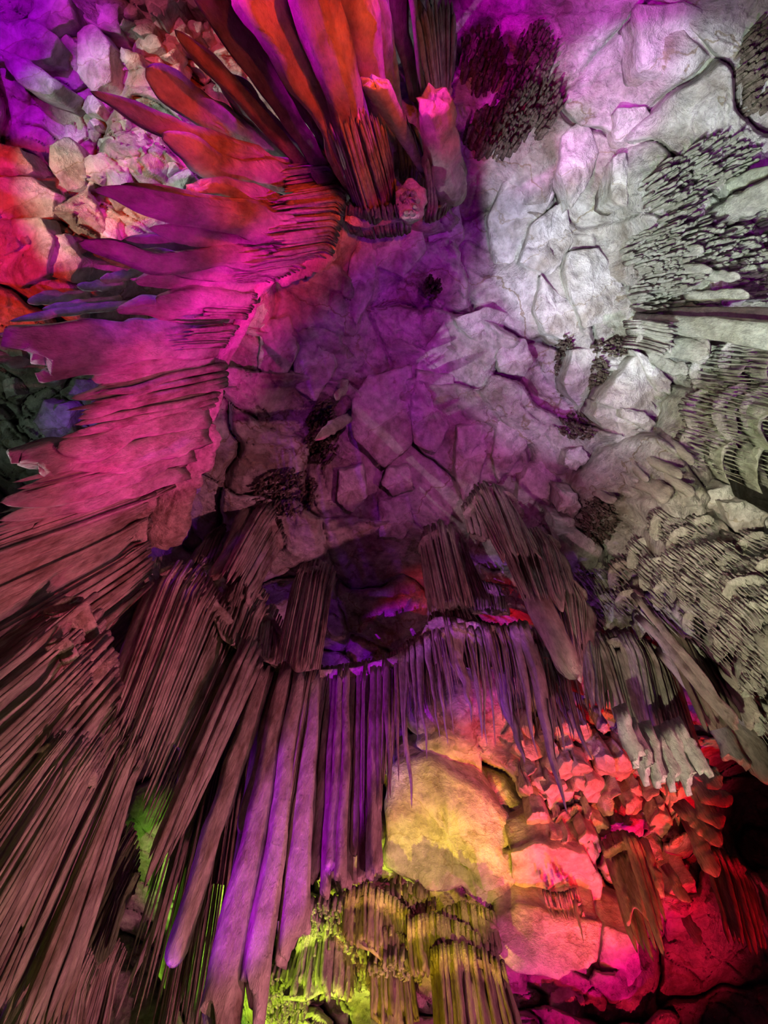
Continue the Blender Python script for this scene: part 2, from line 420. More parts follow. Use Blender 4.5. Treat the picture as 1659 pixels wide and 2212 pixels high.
def roll(P, h, w, seed=0, ns=10, n=40, flat=.7):
    """rounded lip following a line of pixels"""
    s = np.linspace(0, 1, n); p = resample(P, s); hh = np.interp(s, [0, 1], h) if np.ndim(h) else np.full(n, h)
    C = at(p[:, 0], p[:, 1], hh)
    tn = np.gradient(C, axis=0); tn /= np.linalg.norm(tn, axis=1)[:, None]
    up = np.array([0, 0, 1.0]); b = np.cross(tn, up); b /= np.linalg.norm(b, axis=1)[:, None]; n2 = np.cross(b, tn)
    an = np.linspace(0, 2*np.pi, ns, endpoint=False)
    S, A = np.meshgrid(s, an, indexing='ij')
    r = .5*w*hh[:, None]/FPX*(1+.3*fbm(S*14+seed, np.cos(A), np.sin(A), 5, 3))*np.clip(np.sin(np.pi*np.clip(S, .02, .98))*4, .2, 1)**.5
    V = C[:, None]+(r*np.cos(A))[..., None]*b[:, None]+(r*np.sin(A)*flat)[..., None]*n2[:, None]
    i = np.arange(n-1)[:, None]*ns+np.arange(ns)[None, :]; j = np.arange(n-1)[:, None]*ns+(np.arange(ns)[None, :]+1) % ns
    F = np.stack([i, j, j+ns, i+ns], -1).reshape(-1, 4)
    e0 = [[k, k+1, ns-2-k, ns-1-k][::-1] for k in range(ns//2-1)]
    o = (n-1)*ns; e1 = [[o+k, o+k+1, o+ns-2-k, o+ns-1-k] for k in range(ns//2-1)]
    return V.reshape(-1, 3), np.concatenate([F, np.array(e0), np.array(e1)])

def sheet(lipP, botP, h, frac, n=40, m=16, seed=0, thick=.14, back=.12):
    """the continuous body of a drapery behind its ribs"""
    s = np.linspace(0, 1, n); T = resample(lipP, s); B = resample(botP, s)
    hv = np.interp(s, np.linspace(0, 1, len(h)), h) if np.ndim(h) else np.full(n, h)
    rows = []
    for k in range(n):
        h1 = tip_height(T[k], hv[k], B[k])
        A0 = at(*T[k], hv[k]); B0 = at(*B[k], h1)
        f = frac*(.85+.25*vnoise(np.array([k*.17+seed]), np.zeros(1), np.zeros(1), 3)[0])
        inw = -np.array([A0[0], A0[1], 0]); inw /= np.linalg.norm(inw)
        t = np.linspace(0, f, m)
        P = A0+np.outer(t, B0-A0)-np.outer(np.full(m, back), inw)*1.0
        P[0] += [0, 0, .15]
        wv = .05*fbm(t*5, np.full(m, k*.6+seed), t*0, 4, 2)
        rows.append(np.concatenate([P+np.outer(wv, inw), (P-np.outer(thick*(1-.8*t/f), inw))[::-1]]))
    V = np.array(rows); mm = 2*m
    i = np.arange(n-1)[:, None]*mm+np.arange(mm)[None, :]; j = np.arange(n-1)[:, None]*mm+(np.arange(mm)[None, :]+1) % mm
    F = np.stack([i, i+mm, j+mm, j], -1).reshape(-1, 4)
    e = [[k, k+1, mm-2-k, mm-1-k] for k in range(m-1)]; o = (n-1)*mm
    e2 = [[o+k, o+k+1, o+mm-2-k, o+mm-1-k][::-1] for k in range(m-1)]
    return V.reshape(-1, 3), np.concatenate([F, np.array(e), np.array(e2)])

SEED = [100]
def stal(label, top, tip, w0, w1, kind='spike', h=None, mat=None, name='stalactite', cat='stalactite', group=None, **k):
    SEED[0] += 1
    sh = float(shellH(top[0], top[1])); h = sh if h is None else min(h, sh)
    ns = 18 if max(w0, w1) > 30 else 12
    V, F, A = TB(top, h, tip, w0, w1, kind, seed=SEED[0], ns=ns, nr=34, **k)
    return tag(mesh(name, V, F, mat or M_CALC, org=A), label, cat, group)

def bundle(label, lipP, botP, n, h=None, kind='finger', over=1.25, jit=.12, lipw=30, mat=None, name='fluted_drapery', cat='drapery',
           frac=.75, depth=.10, ridge=.07, part='rib', group=None, tipw=1.0, aspect=1.0, back=True, lip=.18, long=.0, bodyback=None, nr=20, ns=10, rough=.05):
    """a drapery: a body, a rounded lip and the ribs that run down it"""
    SEED[0] += 1; rg = random.Random(SEED[0]); mat = mat or M_DRAPE
    mid = resample(lipP, np.array([.5]))[0]
    if h is None: h = float(shellH(mid[0], mid[1]))-.5
    hv = (lambda s: float(np.interp(s, np.linspace(0, 1, len(h)), h))) if np.ndim(h) else (lambda s: h)
    sh = float(shellH(mid[0], mid[1])); ex = max(0, hv(.5)-sh); h = [a-ex for a in h] if np.ndim(h) else h-ex
    org = at(mid[0], mid[1], hv(.5))
    root = empty(name, org); tag(root, label, cat, group)
    if n >= 14 and name == 'fluted_drapery': n = int(n*1.4)
    if back:
        V, F = sheet(lipP, botP, h, frac, n=max(20, n), seed=SEED[0], back=depth+.02 if bodyback is None else bodyback); mesh('body', V, F, mat, root)
    if lipw:
        V, F = roll(lipP, (hv(0)+.05, hv(1)+.05), lipw, seed=SEED[0]); mesh('lip', V, F, mat, root)
    L0 = np.linalg.norm(np.diff(np.array(lipP, float), axis=0), axis=1).sum()
    L1 = np.linalg.norm(np.diff(np.array(botP, float), axis=0), axis=1).sum()
    # spacing is measured across the ribs
    for i in range(n):
        s = (i+.5+rg.uniform(-.25, .25))/n
        T = resample(lipP, np.array([s]))[0]; B = resample(botP, np.array([s]))[0]
        d = (B-T); ln = np.linalg.norm(d); dn = d/ln
        sa = resample(lipP, np.array([max(0, s-.5/n), min(1, s+.5/n)])); sb = resample(botP, np.array([max(0, s-.5/n), min(1, s+.5/n)]))
        pr = np.array([-dn[1], dn[0]])
        g0 = max(abs(float((sa[1]-sa[0]) @ pr)), .35*L0/n); g1 = max(abs(float((sb[1]-sb[0]) @ pr)), .35*L1/n)
        T = T+dn*rg.uniform(-.01, .05)*ln*(rg.random() < .5)
        B = B+dn*ln*(rg.uniform(-jit, jit*.6)-(long*rg.random()))
        wv = rg.choice([.75, .9, 1.0, 1.0, 1.15, 1.4])
        hh = hv(s)+rg.uniform(-depth, depth)+3.0*depth*float(vnoise(np.array([i*.33+SEED[0]]), np.zeros(1), np.zeros(1), 8)[0])
        V, F, A = TB(T, hh, B, g0*over*wv, g1*over*wv*tipw, kind, aspect=aspect*rg.uniform(.8, 1.3), rot=rg.uniform(-.5, .5), lip=lip,
                     seed=SEED[0]*50+i, nr=nr, ns=ns, ridge=ridge, rough=rough)
        mesh(part, V, F, mat, root)
    return root

# ------------------------------------------------------------------ rock slabs with outline
def slab(label, poly, mat=None, h=None, drop=.25, depth=.9, tilt=(0, 0), name='boulder', cat='rock', group=None, rough=.07, jag=3.0, dome=.12, grow=1.12):
    SEED[0] += 1; sd = SEED[0]
    P = np.array(poly, float); P = np.vstack([P, P[:1]])
    n = 56; s = np.linspace(0, 1, n, endpoint=False); p = resample(P, s)
    c = p.mean(0); p = c+(p-c)*grow
    if h is None: h = float(shellH(c[0], c[1]))-drop*.55
    q = p-c
    nn = 1+jag/np.linalg.norm(q, axis=1).mean()*fbm(np.cos(s*6.28)*3+sd, np.sin(s*6.28)*3, s*0, 5, 4)*1.6
    q = q*nn[:, None]
    sz = np.linalg.norm(q, axis=1).mean()
    rows = []
    for r in (0.02, .2, .38, .55, .7, .82, .91, .96, 1.0):
        pp = c+q*r
        hh = h+tilt[0]*(pp[:, 0]-c[0])/sz+tilt[1]*(pp[:, 1]-c[1])/sz + dome*(r**4)*.5 + (.10*sz*h/FPX if r > .97 else 0)*.4
        W = at(pp[:, 0], pp[:, 1], hh)
        f1, f2, cv, dx, dy = worley(W[:, 0]*2.2+sd, W[:, 1]*2.2, sd)
        W[:, 2] += rough*(fbm(W[:, 0]*2.5, W[:, 1]*2.5, W[:, 2]*0+sd, 6, 4, .65)*2.2+(cv-.5)*1.2+dx*(cv-.5)*2)
        rows.append(W)
    base = rows[-1]
    for k, dd in enumerate((.15, .4, .7, 1.0)):
        W = base.copy(); W[:, 2] += dd*depth
        out = (W-W.mean(0)); out[:, 2] = 0
        W += out*(.04*math.sin(k*2+sd)-.04*dd)
        W[:, :2] += .05*np.stack([fbm(W[:, 0]*2, W[:, 1]*2, W[:, 2]*3, 9, 3), fbm(W[:, 0]*2, W[:, 1]*2, W[:, 2]*3, 19, 3)], -1)
        rows.append(W)
    V = np.array(rows); m_, n_ = V.shape[:2]
    i = np.arange(m_-1)[:, None]*n_+np.arange(n_)[None, :]; j = np.arange(m_-1)[:, None]*n_+(np.arange(n_)[None, :]+1) % n_
    F = np.stack([i, j, j+n_, i+n_], -1).reshape(-1, 4)
    V = V.reshape(-1, 3)
    e0 = [[k, k+1, n_-2-k, n_-1-k][::-1] for k in range(n_//2-1)]; o = (m_-1)*n_
    e1 = [[o+k, o+k+1, o+n_-2-k, o+n_-1-k] for k in range(n_//2-1)]
    ob = mesh(name, V, np.concatenate([F, np.array(e0), np.array(e1)]), mat or M_BLOCK, org=base.mean(0))
    return tag(ob, label, cat, group)

def frill(label, cxy, rx, ry, n, ln, w, mat=None, h=None, name='frilly_coral', cat='cave coral', group=None, drop=.1, dirn=None):
    """a cluster of small ragged plates that point down the fall line"""
    SEED[0] += 1; rg = random.Random(SEED[0]); ac = Acc()
    for i in range(int(n*1.6)):
        a = rg.random()*6.28; r = math.sqrt(rg.random())
        x = cxy[0]+rx*r*math.cos(a); y = cxy[1]+ry*r*math.sin(a)
        d = np.array([x-ZEN[0], y-ZEN[1]]); d /= np.linalg.norm(d)
        l = ln*rg.uniform(.5, 1.5)
        hh = (h if h else surfH(x, y))-drop*rg.random()+.05
        V, F, A = TB((x, y), hh, (x+d[0]*l, y+d[1]*l), w*rg.uniform(.6, 1.5), w*rg.uniform(.5, 1.3), 'finger', aspect=rg.uniform(.3, .6),
                     rot=rg.uniform(-.5, .5), seed=SEED[0]*91+i, nr=8, ns=8, ridge=.14, rough=.12, embed=.15)
        ac.add(V, F)
    V, F = ac.get()
    return tag(mesh(name, V, F, mat or M_PALE, org=at(cxy[0], cxy[1], (h or float(shellH(*cxy))))), label, cat, group)

# ================================================================== the big cracked slabs of the roof
for lab, poly, kw in [
 ('broad triangular white slab wedged point outward beside the dark frilly recess', [(1385,768),(1420,800),(1442,850),(1436,898),(1395,890),(1345,880),(1310,868),(1345,815)], dict(drop=.5, tilt=(.25,.1))),
 ('tan tapering slab leaning on the broad triangular white slab', [(1372,762),(1400,772),(1425,800),(1444,822),(1438,844),(1418,842),(1395,806)], dict(drop=.6)),
 ('pale lilac slab under the broad triangular white slab', [(1300,872),(1345,884),(1375,898),(1384,925),(1360,945),(1340,958),(1310,930),(1288,900)], dict(drop=.55, tilt=(-.1,.2))),
 ('narrow bright violet sliver between the triangular slab and the lilac slab', [(1340,880),(1390,892),(1418,915),(1402,932),(1370,915),(1342,900)], dict(drop=.62)),
 ('long pale slab with combed parallel grooves between two popcorn bands', [(1240,762),(1298,755),(1292,800),(1270,850),(1262,880),(1230,850),(1222,825)], dict(drop=.2, tilt=(.1,.2))),
 ('large smooth white slab with a rounded lower corner under the forked crack', [(1172,600),(1210,640),(1262,670),(1258,705),(1215,725),(1180,715),(1160,672)], dict(drop=.25)),
 ('wide smooth grey-white plate running up to the frilly shelves', [(1235,550),(1290,545),(1330,600),(1352,650),(1330,680),(1262,700),(1240,640),(1225,590)], dict(drop=.2, tilt=(.1,-.1))),
 ('bright white plate below the tall arrow-shaped shadow', [(1130,560),(1150,490),(1215,440),(1235,520),(1190,590)], dict(drop=.2)),
 ('long leaning white plate at the edge of the magenta light', [(1090,400),(1150,372),(1190,420),(1150,500),(1105,560),(1075,560),(1060,470)], dict(drop=.15, tilt=(-.2,.1))),
 ('white wedge-shaped boulder with a brown stained underside', [(990,690),(1050,665),(1090,680),(1080,730),(1055,752),(1010,720)], dict(drop=.4, tilt=(.1,.25))),
 ('pink pointed slab tapering up beside the white wedge boulder', [(958,700),(975,740),(1000,795),(970,800),(905,800),(925,745)], dict(drop=.35, tilt=(0,.25))),
 ('mauve corner block to the side of the brown stained wedge boulder', [(1090,740),(1130,735),(1150,780),(1130,810),(1085,800),(1072,765)], dict(drop=.3)),
 ('bulging white block with curved cracks above the fluted mushroom columns', [(1145,1015),(1180,1000),(1205,1060),(1195,1100),(1150,1115),(1120,1090),(1125,1040)], dict(drop=.35)),
 ('tall pale block split by a dark vertical crack', [(990,930),(1040,925),(1048,980),(1030,1040),(1000,1075),(985,1010)], dict(drop=.3)),
 ('pale block on the far side of the dark vertical crack', [(1075,915),(1110,900),(1135,960),(1105,1005),(1080,1040),(1065,985)], dict(drop=.3)),
 ('small rounded white block hanging over the dark moss-like patch', [(1215,1065),(1245,1070),(1252,1095),(1238,1115),(1210,1105)], dict(drop=.6)),
 ('flat pinkish block just under the small rounded white block', [(1198,1120),(1238,1125),(1245,1150),(1215,1158),(1196,1145)], dict(drop=.6)),
 ('brown angular boulder in front of the ribbed mauve shelves', [(1205,1155),(1250,1150),(1300,1190),(1285,1215),(1255,1245),(1230,1225)], dict(drop=.7)),
 ('small grey cube-like block between lilac slab and dark moss-like patch', [(1225,975),(1255,965),(1268,990),(1245,1015),(1222,1005)], dict(drop=.5)),
 ('tall smooth off-white plate under the upper rim of the pale wall', [(1335,240),(1390,235),(1420,290),(1370,330),(1330,300)], dict(drop=.25, tilt=(.1,.2))),
 ('row plate of clean white rock with scalloped lower edge', [(1325,345),(1350,330),(1362,395),(1350,445),(1320,430)], dict(drop=.3)),
 ('large dull cream plate across the top of the pale wall', [(1385,20),(1480,10),(1570,60),(1550,150),(1460,170),(1390,140)], dict(drop=.1, tilt=(.1,.2))),
 ('grey leaning plate beside the deep zigzag crack', [(1215,300),(1260,260),(1290,330),(1265,400),(1235,440),(1210,370)], dict(drop=.2)),
 # pink and purple ones in the middle
 ('broad mauve plate in the centre of the roof', [(800,820),(880,800),(900,880),(880,960),(830,1000),(770,940),(765,870)], dict(drop=.2, tilt=(.1,0))),
 ('square mauve plate low in the middle of the roof', [(822,1085),(880,1075),(890,1130),(865,1160),(825,1150)], dict(drop=.35)),
 ('soft pink plate lit in the middle of the roof', [(905,810),(975,815),(975,900),(940,970),(900,950),(890,880)], dict(drop=.15)),
 ('rounded mauve block beside the green stained groove', [(835,1015),(880,1010),(890,1055),(850,1068),(828,1045)], dict(drop=.4)),
 ('stacked mauve block above the blocky purple ribs', [(735,1020),(780,1010),(790,1070),(760,1100),(730,1080)], dict(drop=.35)),
 ('purple rounded plate next to the egg-shaped stub', [(820,490),(900,475),(915,540),(870,590),(815,570)], dict(drop=.3)),
 ('violet plate joining the egg-shaped stub to the cracked white rock', [(925,480),(985,440),(1000,510),(960,560),(930,545)], dict(drop=.3)),
 ('upright purple slab below the brown fluted fringe', [(790,500),(815,560),(800,640),(770,690),(745,640),(760,560)], dict(drop=.2)),
 ('dim purple block beside the smooth glowing rim', [(565,700),(620,690),(640,760),(600,820),(560,790)], dict(drop=.3)),
 ('dim purple slab in the middle of the shaded roof', [(640,720),(700,700),(720,790),(680,860),(640,830)], dict(drop=.25)),
]:
    slab(lab, poly, **kw)

# cracked rock behind the curtain
for lab, poly, kw in [
 ('big yellow-lit flat slab behind the curtain of columns', [(850,1668),(930,1640),(1030,1700),(1110,1790),(1115,1900),(1080,1965),(1000,1935),(905,1905),(830,1870),(835,1750)], dict(drop=.55, tilt=(0,-.6), dome=.05, grow=1.0, rough=.1)),
 ('orange slab above the big yellow-lit slab', [(905,1610),(960,1590),(1030,1620),(1040,1680),(960,1650)], dict(drop=.2)),
 ('pale orange slab standing beside the big yellow-lit slab', [(1115,1850),(1180,1830),(1260,1850),(1290,1900),(1280,1975),(1200,1965),(1115,1950)], dict(drop=.2, tilt=(0,.2))),
 ('magenta-lit block under the pale orange slab', [(1078,1975),(1120,1960),(1200,1975),(1285,1985),(1275,2060),(1200,2110),(1120,2090),(1070,2045)], dict(drop=.35, depth=1.2, tilt=(0,-.45))),
 ('salmon block wedged in the red-lit rubble', [(1235,1840),(1270,1815),(1292,1850),(1275,1880),(1240,1875)], dict(drop=.5)),
 ('slim yellow block between two red shadows', [(1205,1830),(1225,1810),(1222,1880),(1205,1890)], dict(drop=.45)),
 ('orange knobbly block at the far edge of the red-lit rubble', [(1450,1710),(1500,1690),(1515,1760),(1480,1830),(1450,1790)], dict(drop=.4)),
 ('dull orange leaning slab behind the twin dark drapes', [(1440,1930),(1495,1900),(1510,1990),(1480,2060),(1440,2020)], dict(drop=.3)),
 ('magenta boulder at the bottom edge beside the shelf', [(1195,2165),(1260,2160),(1270,2230),(1190,2235)], dict(drop=.3)),
 ('pink leaning slab under the twin dark drapes', [(1310,2010),(1370,2020),(1380,2100),(1340,2130),(1295,2080)], dict(drop=.3)),
]:
    slab(lab, poly, **kw)
ORD = ['first','second','third','fourth','fifth','sixth','seventh','eighth','ninth','tenth','eleventh','twelfth']
rr = random.Random(3)
SIDES = {5: 'five-sided', 6: 'six-sided', 7: 'rounded'}
def rubble(rows, what, where, grp, zone):
    for j, (y, x0, x1, n_) in enumerate(rows):
        for i in range(n_):
            x = x0+(x1-x0)*(i+.5)/n_+rr.uniform(-9, 9); yy = y+rr.uniform(-13, 13)
            r = rr.uniform(13, 30); n = rr.choice([5, 6, 7]); a0 = rr.random()*6
            slab(('large ' if r > 20 else 'small ' if r < 16 else '')+what+', '+ORD[i]+' from the left in the '+ORD[j]+' row '+where,
                 [(x+r*rr.uniform(.7, 1.25)*math.cos(a0+k*6.283/n), yy+r*rr.uniform(.7, 1.25)*math.sin(a0+k*6.283/n)) for k in range(n)],
                 drop=rr.uniform(-.1, .5), tilt=(rr.uniform(-.25, .25), rr.uniform(-.25, .25)), depth=.5, group=grp, jag=2, name='rubble_stone', rough=.03, grow=1.0)
rubble([(1580,1120,1330,5),(1622,1100,1400,8),(1662,1130,1480,9),(1702,1110,1500,10),(1742,1130,1510,10),(1785,1150,1500,9),(1828,1160,1330,5)], 'red-lit rubble stone', 'behind the fringe', 'red-lit rubble behind the fringe', 0)

# rocks at the upper left
for lab, poly, kw in [
 ('tall tan pillar block with a flat face in the upper rubble', [(165,70),(200,55),(238,100),(236,170),(200,195),(168,150)], dict(drop=.5)),
 ('orange and pink block above the tan pillar block', [(205,5),(250,10),(258,70),(215,60)], dict(drop=.4)),
 ('smooth pale green boulder on the darker rubble', [(115,320),(150,300),(180,350),(175,395),(140,405),(112,360)], dict(drop=.6)),
 ('olive rounded boulder beside the smooth pale green one', [(185,345),(225,330),(245,370),(215,395),(188,385)], dict(drop=.5)),
 ('bright white-lit angular block beside the red fan of blades', [(340,345),(385,335),(412,375),(390,408),(348,400)], dict(drop=.5)),
 ('cream upright block split by a dark seam', [(235,370),(275,365),(280,440),(250,450),(235,420)], dict(drop=.5)),
 ('cream slab reaching down to the big magenta blade', [(190,455),(250,450),(255,520),(200,530)], dict(drop=.35)),
 ('smooth red-lit boulder against the left edge', [(20,480),(80,475),(108,520),(95,590),(40,612),(-20,600),(-20,520)], dict(drop=.4, tilt=(-.2,0))),
 ('banded brown slab above the smooth red-lit boulder', [(-20,390),(60,385),(110,420),(105,470),(40,470),(-20,480)], dict(drop=.35)),
 ('white and red mottled block beside the red-lit boulder', [(112,520),(145,510),(170,560),(150,600),(108,590)], dict(drop=.5)),
 ('purple-lit rounded boulder in the top corner', [(-20,50),(60,45),(120,80),(100,120),(20,130),(-20,120)], dict(drop=.5)),
 ('second purple-lit boulder touching the top edge', [(70,-10),(140,-10),(155,40),(110,60),(65,40)], dict(drop=.4)),
 ('striped mauve slab at the left edge under the purple boulders', [(-20,310),(40,320),(75,370),(30,380),(-20,370)], dict(drop=.35)),
 ('pale striped slab hanging diagonally below the purple boulder', [(0,110),(60,130),(130,180),(110,205),(60,190),(10,140)], dict(drop=.6)),
 ('small green-white boulder beside the yellow crumbly rock', [(265,300),(300,290),(330,330),(300,370),(268,345)], dict(drop=.5)),
 ('violet tilted block in the middle of the upper rubble', [(265,105),(300,120),(308,145),(280,150),(262,125)], dict(drop=.6)),
 ('violet cap block against the top edge', [(310,-10),(365,-10),(350,35),(325,30)], dict(drop=.5)),
 ('grey green smooth rock patch beside the olive blades', [(485,10),(530,10),(545,55),(510,70),(480,40)], dict(drop=.4)),
 ('dark grey block under the purple tattered blade', [(100,870),(150,880),(160,940),(110,950),(80,910)], dict(drop=.3)),
 ('small teal block at the left edge below the purple blade', [(5,820),(30,815),(36,850),(12,856)], dict(drop=.5)),
]:
    slab(lab, poly, mat=M_ROCK if 'dark' in lab else M_BLOCK, **kw)
rubble([(15,260,470,6),(55,260,500,7),(98,310,520,6),(140,250,470,6),(185,210,320,3),(228,170,330,4),(275,190,350,4),(320,210,340,3),(350,240,420,4)], 'pale rubble stone', 'above the red blades', 'pale rubble above the red blades', 1)

# ================================================================== the fan of blades, upper left
BL = 'bladed_stalactite'; bc = 'stalactite'
stal('blunt orange-brown blade, uppermost wide one of the red fan', (640,352), (300,158), 42, 66, 'finger', name=BL, cat=bc, aspect=.4, rot=.3)
stal('short broad orange blade with a square end, next to the olive blades', (668,350), (468,172), 52, 62, 'finger', name=BL, cat=bc, aspect=.45, rot=-.3)
stal('purple back blade whose edge shows behind the blunt orange-brown one', (620,345), (420,215), 30, 60, 'blade', name=BL, cat=bc, aspect=.35, h=11.0)
stal('long thin blade with a purple tip and pale middle', (660,392), (200,190), 60, 36, 'blade', name=BL, cat=bc, aspect=.5)
stal('pink and red blade under the long purple-tipped one', (660,420), (345,290), 60, 60, 'blade', name=BL, cat=bc, aspect=.5)
stal('red blade ending in a small square stub', (670,455), (425,400), 50, 40, 'cut', name=BL, cat=bc, aspect=.6)
stal('slim magenta blade above the biggest magenta one', (660,470), (265,392), 40, 34, 'blade', name=BL, cat=bc, aspect=.5, h=11.4)
stal('biggest magenta blade of the fan with a knobbed purple tip', (680,510), (180,432), 90, 46, 'blade', name=BL, cat=bc, aspect=.45, h=11.2)
stal('orange blade directly below the biggest magenta blade', (640,545), (315,502), 50, 40, 'blade', name=BL, cat=bc, aspect=.5, h=11.4)
stal('purple blade tucked behind the orange one', (600,540), (265,510), 40, 46, 'blade', name=BL, cat=bc, aspect=.5, h=11.8)
stal('long pink blade with a rounded tip and white lower rim', (620,578), (168,522), 56, 34, 'finger', name=BL, cat=bc, aspect=.5, h=11.0)
stal('magenta and orange blade below the long round-tipped pink one', (585,590), (255,562), 46, 46, 'blade', name=BL, cat=bc, aspect=.5, h=11.2)
stal('short red blade with a ragged tip beside green scalloped plates', (560,612), (292,600), 44, 44, 'blade', name=BL, cat=bc, aspect=.5, h=11.4)
stal('bright magenta oval blade hanging over the dark gap of the fan', (545,640), (335,645), 36, 50, 'blade', name=BL, cat=bc, aspect=.6, h=11.0)
stal('purple-tipped red blade over the dark gap', (530,655), (248,672), 40, 40, 'blade', name=BL, cat=bc, aspect=.5, h=11.4)
stal('thin dark violet blade inside the dark gap', (500,690), (340,690), 20, 16, 'blade', name=BL, cat=bc, aspect=.5, h=11.8)
stal('great purple slab blade with a torn pale end', (465,728), (62,762), 70, 98, 'cut', name=BL, cat=bc, aspect=.35, h=10.8)
stal('orange and white-edged blade with a hooked torn end', (462,760), (105,795), 40, 60, 'cut', name=BL, cat=bc, aspect=.4, h=10.9)
stal('purple blade with a bright white ragged edge', (460,775), (195,812), 40, 44, 'blade', name=BL, cat=bc, aspect=.4, h=11.0)
stal('white-tipped orange finger jutting over the green rock', (455,790), (152,860), 30, 26, 'blade', name=BL, cat=bc, aspect=.6, h=10.9)
stal('thin magenta finger below the white-tipped orange one', (452,810), (165,900), 26, 22, 'blade', name=BL, cat=bc, aspect=.6, h=10.9)

K = dict(name='root_fluting', cat='flowstone', lipw=16, over=1.1, part='rib', jit=.3, lip=.10)
bundle('red gnarled fluting where the orange blades join the roof', [(700,335),(735,390),(738,430)], [(610,345),(620,400),(610,450)], 18, h=10.8, frac=.6, **K)
bundle('fine magenta comb of ribs at the root of the biggest blade', [(736,430),(722,490),(705,540)], [(600,440),(590,500),(600,560)], 26, h=10.8, frac=.5, **K)
bundle('smooth pink ribs under the curved glowing rim', [(700,545),(620,580),(548,612)], [(570,560),(540,590),(490,615)], 18, h=10.9, frac=.5, **K)
bundle('hot pink ribs running into the small blades', [(548,612),(535,650),(512,690)], [(450,605),(430,650),(430,690)], 14, h=10.9, frac=.6, **K)
bundle('dark-toothed arch of ribs at the root of the great purple slab', [(500,700),(480,730),(455,770)], [(400,710),(370,740),(390,775)], 14, h=10.7, frac=.6, **K)

def rim(label, P, h, w, mat=None, **k):
    V, F = roll(P, h, w, seed=len(P), **k)
    return tag(mesh('flowstone', V, F, mat or M_CALC, org=V.mean(0)), label, 'flowstone')
rim('swollen salmon lip of the roof edge above the pink ribs', [(718,530),(690,560),(640,580),(590,595)], (10.9, 10.9), 46)
rim('smooth glowing pink rim curving down beside the magenta ribs', [(600,590),(550,620),(530,680),(500,740),(468,790),(462,860),(440,930)], (10.9, 10.7), 34)
rim('pitted pink rim beside the lower pink ribs', [(445,910),(420,980),(385,1040),(365,1110),(340,1180)], (10.7, 10.5), 90, mat=M_DRAPE)
rim('thin dark red lip under the brown fringe of the top recess', [(745,470),(790,480),(850,470),(900,462)], (11.4, 11.6), 22)
rim('violet lip of the roof hole above the columns', [(560,1430),(620,1445),(690,1458),(770,1452),(850,1432),(910,1395),(925,1350)], (10.6, 10.4), 26)
rim('gnarled brown ledge lip above the hanging spikes', [(925,1350),(960,1345),(1040,1362),(1100,1368),(1150,1372)], (10.2, 10.2), 34)

# ---------------------------------------------------------------- the top blades
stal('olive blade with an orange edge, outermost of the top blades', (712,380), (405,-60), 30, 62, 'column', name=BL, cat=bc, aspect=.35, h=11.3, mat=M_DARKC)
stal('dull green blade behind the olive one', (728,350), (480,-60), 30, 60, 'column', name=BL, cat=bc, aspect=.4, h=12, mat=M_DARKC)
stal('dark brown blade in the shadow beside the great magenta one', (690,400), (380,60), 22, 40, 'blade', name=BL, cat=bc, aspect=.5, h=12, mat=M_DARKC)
stal('great magenta blade edged in white, widest at the top edge', (770,385), (545,-80), 60, 120, 'column', name=BL, cat=bc, aspect=.4, h=10.8, rot=.4)
stal('orange blade joined to the great magenta one', (810,400), (640,-80), 50, 96, 'column', name=BL, cat=bc, aspect=.5, h=11.0)
stal('violet ridge blade between two orange ones', (815,360), (672,-80), 20, 40, 'column', name=BL, cat=bc, aspect=.8, h=10.7)
stal('broad brown-orange blade in the middle of the top blades', (840,350), (722,-80), 44, 90, 'column', name=BL, cat=bc, aspect=.5, h=11.2)
stal('dusky pink blade running to the top edge', (860,290), (775,-80), 24, 66, 'column', name=BL, cat=bc, aspect=.5, h=11.4)
stal('red sliver blade beside the dusky pink one', (862,250), (812,-80), 12, 30, 'column', name=BL, cat=bc, aspect=.8, h=11.2)
stal('dark blade with a thin red edge', (890,200), (845,-80), 20, 50, 'column', name=BL, cat=bc, aspect=.5, h=11.8, mat=M_DARKC)
stal('thin pale rod hanging next to the magenta ribbed fan', (912,190), (885,-60), 10, 18, 'column', name=BL, cat=bc, aspect=.8, h=11.0)
stal('pale green ribbon with a chalky broken end', (912,370), (808,175), 12, 62, 'cut', name=BL, cat=bc, aspect=.4, h=11.0, mat=M_PALE)
stal('blunt brown column with a yellow broken face', (968,400), (930,212), 74, 70, 'cut', name='stalactite', cat=bc, aspect=.8, h=11.2)
bundle('orange funnel of ribs feeding the great magenta blade', [(755,430),(795,452),(835,435),(852,385)], [(700,280),(735,250),(780,240),(830,260)], 16, h=11.1, lipw=14, over=1.1, frac=.8)
bundle('brown gnarled fluting hanging over the black hole', [(845,350),(880,352),(905,365),(918,385)], [(815,200),(850,230),(875,250),(890,270)], 12, h=11.6, lipw=12, over=1.1, frac=.8)
bundle('magenta ribbed fan touching the top edge', [(930,222),(950,225),(975,190)], [(895,30),(940,-30),(988,20)], 11, h=11.4, lipw=12, over=1.15, frac=.9)
bundle('brown teeth on the lip under the dark recess', [(745,475),(790,485),(850,478),(890,470)], [(745,440),(785,448),(835,440),(880,430)], 20, h=11.8, lipw=10, over=1.1, frac=.5, name='fringe', cat='flowstone')
bundle('mauve ribs under the blunt brown column', [(925,450),(960,440),(995,410)], [(915,350),(950,330),(985,330)], 12, h=11.8, lipw=10, over=1.1, frac=.7)
